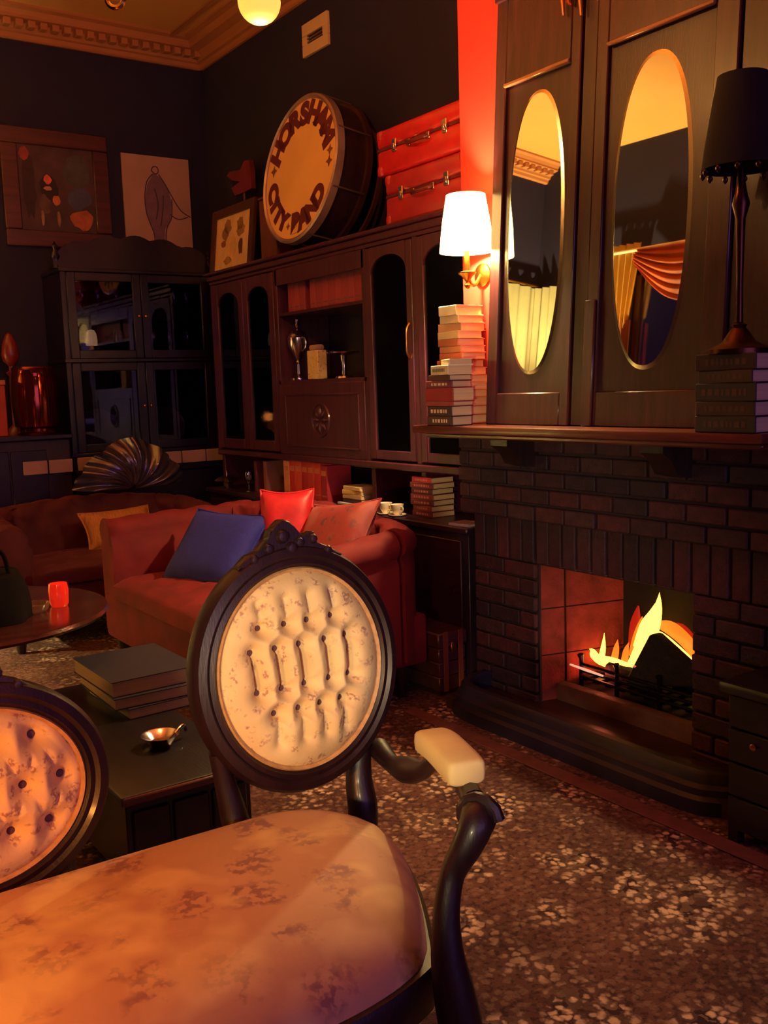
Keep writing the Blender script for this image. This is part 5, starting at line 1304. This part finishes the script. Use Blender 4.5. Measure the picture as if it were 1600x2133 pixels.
bm = NB(); tube(bm, smoothpath([(hx, hy, hz_), ((hx+cp_.x)/2, (hy+cp_.y)/2, hz_+.05), (cp_.x, cp_.y, hz_-.06), (cp_.x, cp_.y, cp_.z+.14)], 6), .008, 8); obj('arm', bm, M_brass, pe)
# curled end below the second branch
sp = []
for k in range(22):
    a = R(110)-k/21*R(430); r_ = .030*(1-.45*k/21); sp.append(cp_+CR*(math.cos(a)*r_)+Vector((0, 0, math.sin(a)*r_+.006)))
sp = [Vector((cp_.x, cp_.y, cp_.z+.14)), Vector((cp_.x, cp_.y, cp_.z+.06))+CR*.01]+sp
bm = NB(); tube(bm, sp, [.007]*len(sp), 8); obj('curl', bm, mat('polished_brass', (240, 190, 110), .18, metal=1), pe)
bm = NB(); open_shade(bm, cp_, [(.03, cp_.z+.13), (.06, cp_.z+.16), (.075, cp_.z+.21), (.07, cp_.z+.25)]); obj('glass_shade', bm, gl, pe)
light('pendant_bulb', 'POINT', (cp_.x, cp_.y, cp_.z+.262), (1, .42, .10), 170, .04)
light('pendant_globe_bulb', 'POINT', (gp.x, gp.y, gp.z-.075), (1, .58, .22), 1.5, .03)

# ------------------------------------------------------------------ left side of the room (only the mirrors see it)
M_curt = mat('cream_curtain', (232, 190, 100), .8, amt=.08, scale=4, stretch=(12, 12, .6))
M_swag = mat('orange_swag', (206, 96, 50), .6, amt=.2, scale=6)
cu_ = thing('window_curtain', 'cream curtain with orange striped swag on the left wall window', 'curtain', (XL, 4.8, 2.7))
bm = NB(); tube(bm, [(XL+.07, 4.05, 2.74), (XL+.07, 5.56, 2.74)], .014, 10); obj('rod', bm, mat('white_rod', (230, 200, 160), .4), cu_)
def tail(u, v):
    y = 5.46-.30*u*(1-.45*v)-.06*v; z = 2.80-(.55+.45*(1-u))*v
    return Vector((XL+.05+.02*math.sin(u*26), y, z))
bm = NB(); grid(bm, tail, 40, 14); bmesh.ops.solidify(bm, geom=bm.faces[:], thickness=.004); obj('curtain_tail', bm, M_curt, cu_)
def swag(u, v):
    y = 5.18-.95*u; sag = .26*math.sin(PI*u)+.10; z = 2.74-.02*v-(sag*(v)*1.15)
    return Vector((XL+.07+.05*math.sin(PI*v)+.012*math.sin(v*40), y, z))
bm = NB(); grid(bm, swag, 30, 50); bmesh.ops.solidify(bm, geom=bm.faces[:], thickness=.004); obj('swag', bm, M_swag, cu_)
def drape(u, v):
    return Vector((XL+.05+.02*math.sin(u*40), 5.46-.26*u, 2.2-2.1*v))
bm = NB(); grid(bm, drape, 40, 8); bmesh.ops.solidify(bm, geom=bm.faces[:], thickness=.004); obj('drape', bm, mat('tan_drape', (150, 84, 50), .8), cu_)
# pale portiere on the back wall near the left corner
def port(u, v):
    return Vector((-1.04+1.0*u, YB-.06+.022*math.sin(u*46), 2.55-2.5*v))
pc = thing('pale_portiere', 'pale hanging portiere beside the left corner of the back wall', 'curtain', (-.5, YB-.06, 0))
bm = NB(); grid(bm, port, 70, 6); bmesh.ops.solidify(bm, geom=bm.faces[:], thickness=.004); obj('cloth', bm, mat('pale_cloth', (206, 196, 160), .85, amt=.05), pc)
bm = NB(); grid(bm, lambda u, v: Vector((XL+.06+.022*math.sin(u*40), 5.72+.58*u, 2.55-2.5*v)), 50, 6); bmesh.ops.solidify(bm, geom=bm.faces[:], thickness=.004); obj('cloth', bm, MATS['pale_cloth'], pc)
bm = NB(); tube(bm, [(-1.06, YB-.06, 2.57), (.02, YB-.06, 2.57)], .012, 8); obj('rail', bm, M_brass, pc)
# lamp on a side table in that corner: lights the ceiling there
lt_ = thing('side_table', 'small dark side table in the far left corner', 'table', (-.62, 5.72, 0))
bm = NB(); lathe(bm, [(0, .66), (.24, .66), (.25, .675), (.24, .69), (0, .69)], (-.62, 5.72, 0), 28); obj('top', bm, M_rt, lt_)
for k in range(3):
    a = R(30+120*k); bm = NB(); tube(bm, smoothpath([(-.62+.16*math.cos(a), 5.72+.16*math.sin(a), .66), (-.62+.12*math.cos(a), 5.72+.12*math.sin(a), .35), (-.62+.19*math.cos(a), 5.72+.19*math.sin(a), 0)], 5), .016, 8); obj('leg', bm, M_rt, lt_)
cl_ = thing('corner_lamp', 'lit lamp with open shade on the side table in the far left corner', 'lamp', (-.62, 5.72, .69))
bm = NB(); lathe(bm, [(0, .69), (.07, .69), (.06, .71), (.02, .73), (.03, .80), (.045, .86), (.02, .93), (.012, .98), (0, .98)], (-.62, 5.72, 0), 18); obj('base', bm, M_brass, cl_)
bm = NB(); open_shade(bm, (-.62, 5.72), [(.19, .96), (.15, 1.10), (.12, 1.22)]); obj('lamp_shade', bm, emis('corner_shade', (255, 190, 90), 2.0), cl_)
light('corner_lamp_bulb', 'POINT', (-.62, 5.72, 1.06), (1, .88, .36), 760, .04)

# ------------------------------------------------------------------ behind the camera: an added table and lamp giving general fill light
tb = thing('writing_table', 'dark writing table behind the camera', 'table', (-.2, -.75, 0))
bm = NB(); box(bm, (-.75, -1.1, .71), (.55, -.42, .74), .006); obj('table_top', bm, M_rt, tb)
for x_ in (-.69, .49):
    for y_ in (-1.04, -.48):
        bm = NB(); lathe(bm, [(0, 0), (.018, 0), (.026, .3), (.03, .71), (0, .71)], (x_, y_, 0), 12); obj('leg', bm, M_rt, tb)
dl = thing('fill_lamp', 'added fill lamp with a wide cream shade on the writing table', 'lamp', (-.35, -.72, .74))
bm = NB(); lathe(bm, [(0, .74), (.09, .74), (.08, .76), (.025, .79), (.035, .9), (.05, 1.0), (.02, 1.12), (.012, 1.25), (0, 1.25)], (-.35, -.72, 0), 20); obj('base', bm, M_brass, dl)
bm = NB(); open_shade(bm, (-.35, -.72), [(.22, 1.20), (.17, 1.40), (.13, 1.52)]); obj('lamp_shade', bm, emis('fill_lamp_glow', (255, 190, 110), 1.0), dl)
light('fill_lamp_bulb', 'POINT', (-.35, -.72, 1.34), (1, .62, .36), 6, .05)

# small amber lamp on a stool left of the settee
sl = thing('stool', 'low round stool left of the settee', 'stool', (-.70, .75, 0))
bm = NB(); lathe(bm, [(0, .50), (.17, .50), (.18, .52), (.17, .54), (0, .54)], (-.70, .75, 0), 24); obj('seat', bm, M_rt, sl)
for k in range(3):
    a = R(10+120*k); bm = NB(); tube(bm, [(-.70+.12*math.cos(a), .75+.12*math.sin(a), .50), (-.70+.16*math.cos(a), .75+.16*math.sin(a), 0)], .016, 8); obj('leg', bm, M_rt, sl)
al = thing('amber_lamp', 'small lit amber glass lamp on the low stool', 'lamp', (-.70, .75, .54))
bm = NB(); lathe(bm, [(0, .54), (.07, .54), (.06, .56), (.02, .58), (.02, .70), (0, .70)], (-.70, .75, 0), 16); obj('base', bm, M_brass, al)
bm = NB(); open_shade(bm, (-.70, .75), [(.11, .70), (.10, .80), (.05, .90)]); obj('lamp_shade', bm, emis('amber_glass', (255, 120, 30), 2.5), al)
l_ = bpy.data.lights.new('amber_lamp_bulb', 'SPOT'); l_.color = (1, .33, .05); l_.energy = 95; l_.spot_size = R(60); l_.spot_blend = .8; l_.shadow_soft_size = .05
lo = bpy.data.objects.new('amber_lamp_bulb', l_); COL.objects.link(lo); lo.location = (-.60, .82, .96); lo.rotation_euler = (Vector((-.60, .82, .96))-Vector((.18, 1.62, .52))).to_track_quat('Z', 'Y').to_euler()

# added lamp out of view, its narrow spot brightens the settee back
rl = thing('settee_fill_lamp', 'added brass standing lamp out of view that brightens the settee', 'lamp', (-.42, .12, 0))
bm = NB(); lathe(bm, [(0, 0), (.13, 0), (.12, .02), (.03, .04), (.012, .06), (.011, 1.08), (0, 1.08)], (-.42, .12, 0), 20); obj('stand', bm, M_brass, rl)
hp_ = Vector((-.34, .17, 1.06)); aim = Vector((1.22, 1.75, .86)); ax = (aim-hp_).normalized()
bm = NB(); tube(bm, smoothpath([(-.42, .12, 1.05), (-.44, .11, 1.12), (-.46, .09, 1.11), hp_-ax*.095], 5), .009, 8); obj('neck', bm, M_brass, rl)
qm = ax.to_track_quat('Z', 'Y').to_matrix().to_4x4()
bm = NB(); prof = [(.02, -.10), (.045, -.085), (.07, -.03), (.085, .03)]; open_shade(bm, (0, 0), prof); bmesh.ops.transform(bm, matrix=Matrix.Translation(hp_) @ qm, verts=bm.verts); obj('reflector', bm, M_brass, rl)
l_ = bpy.data.lights.new('settee_fill_spot', 'SPOT'); l_.color = (1, .78, .46); l_.energy = 180; l_.spot_size = R(38); l_.spot_blend = 1.0; l_.shadow_soft_size = .04
lo = bpy.data.objects.new('settee_fill_spot', l_); COL.objects.link(lo); lo.location = hp_+ax*.035; lo.rotation_euler = (-ax).to_track_quat('Z', 'Y').to_euler()
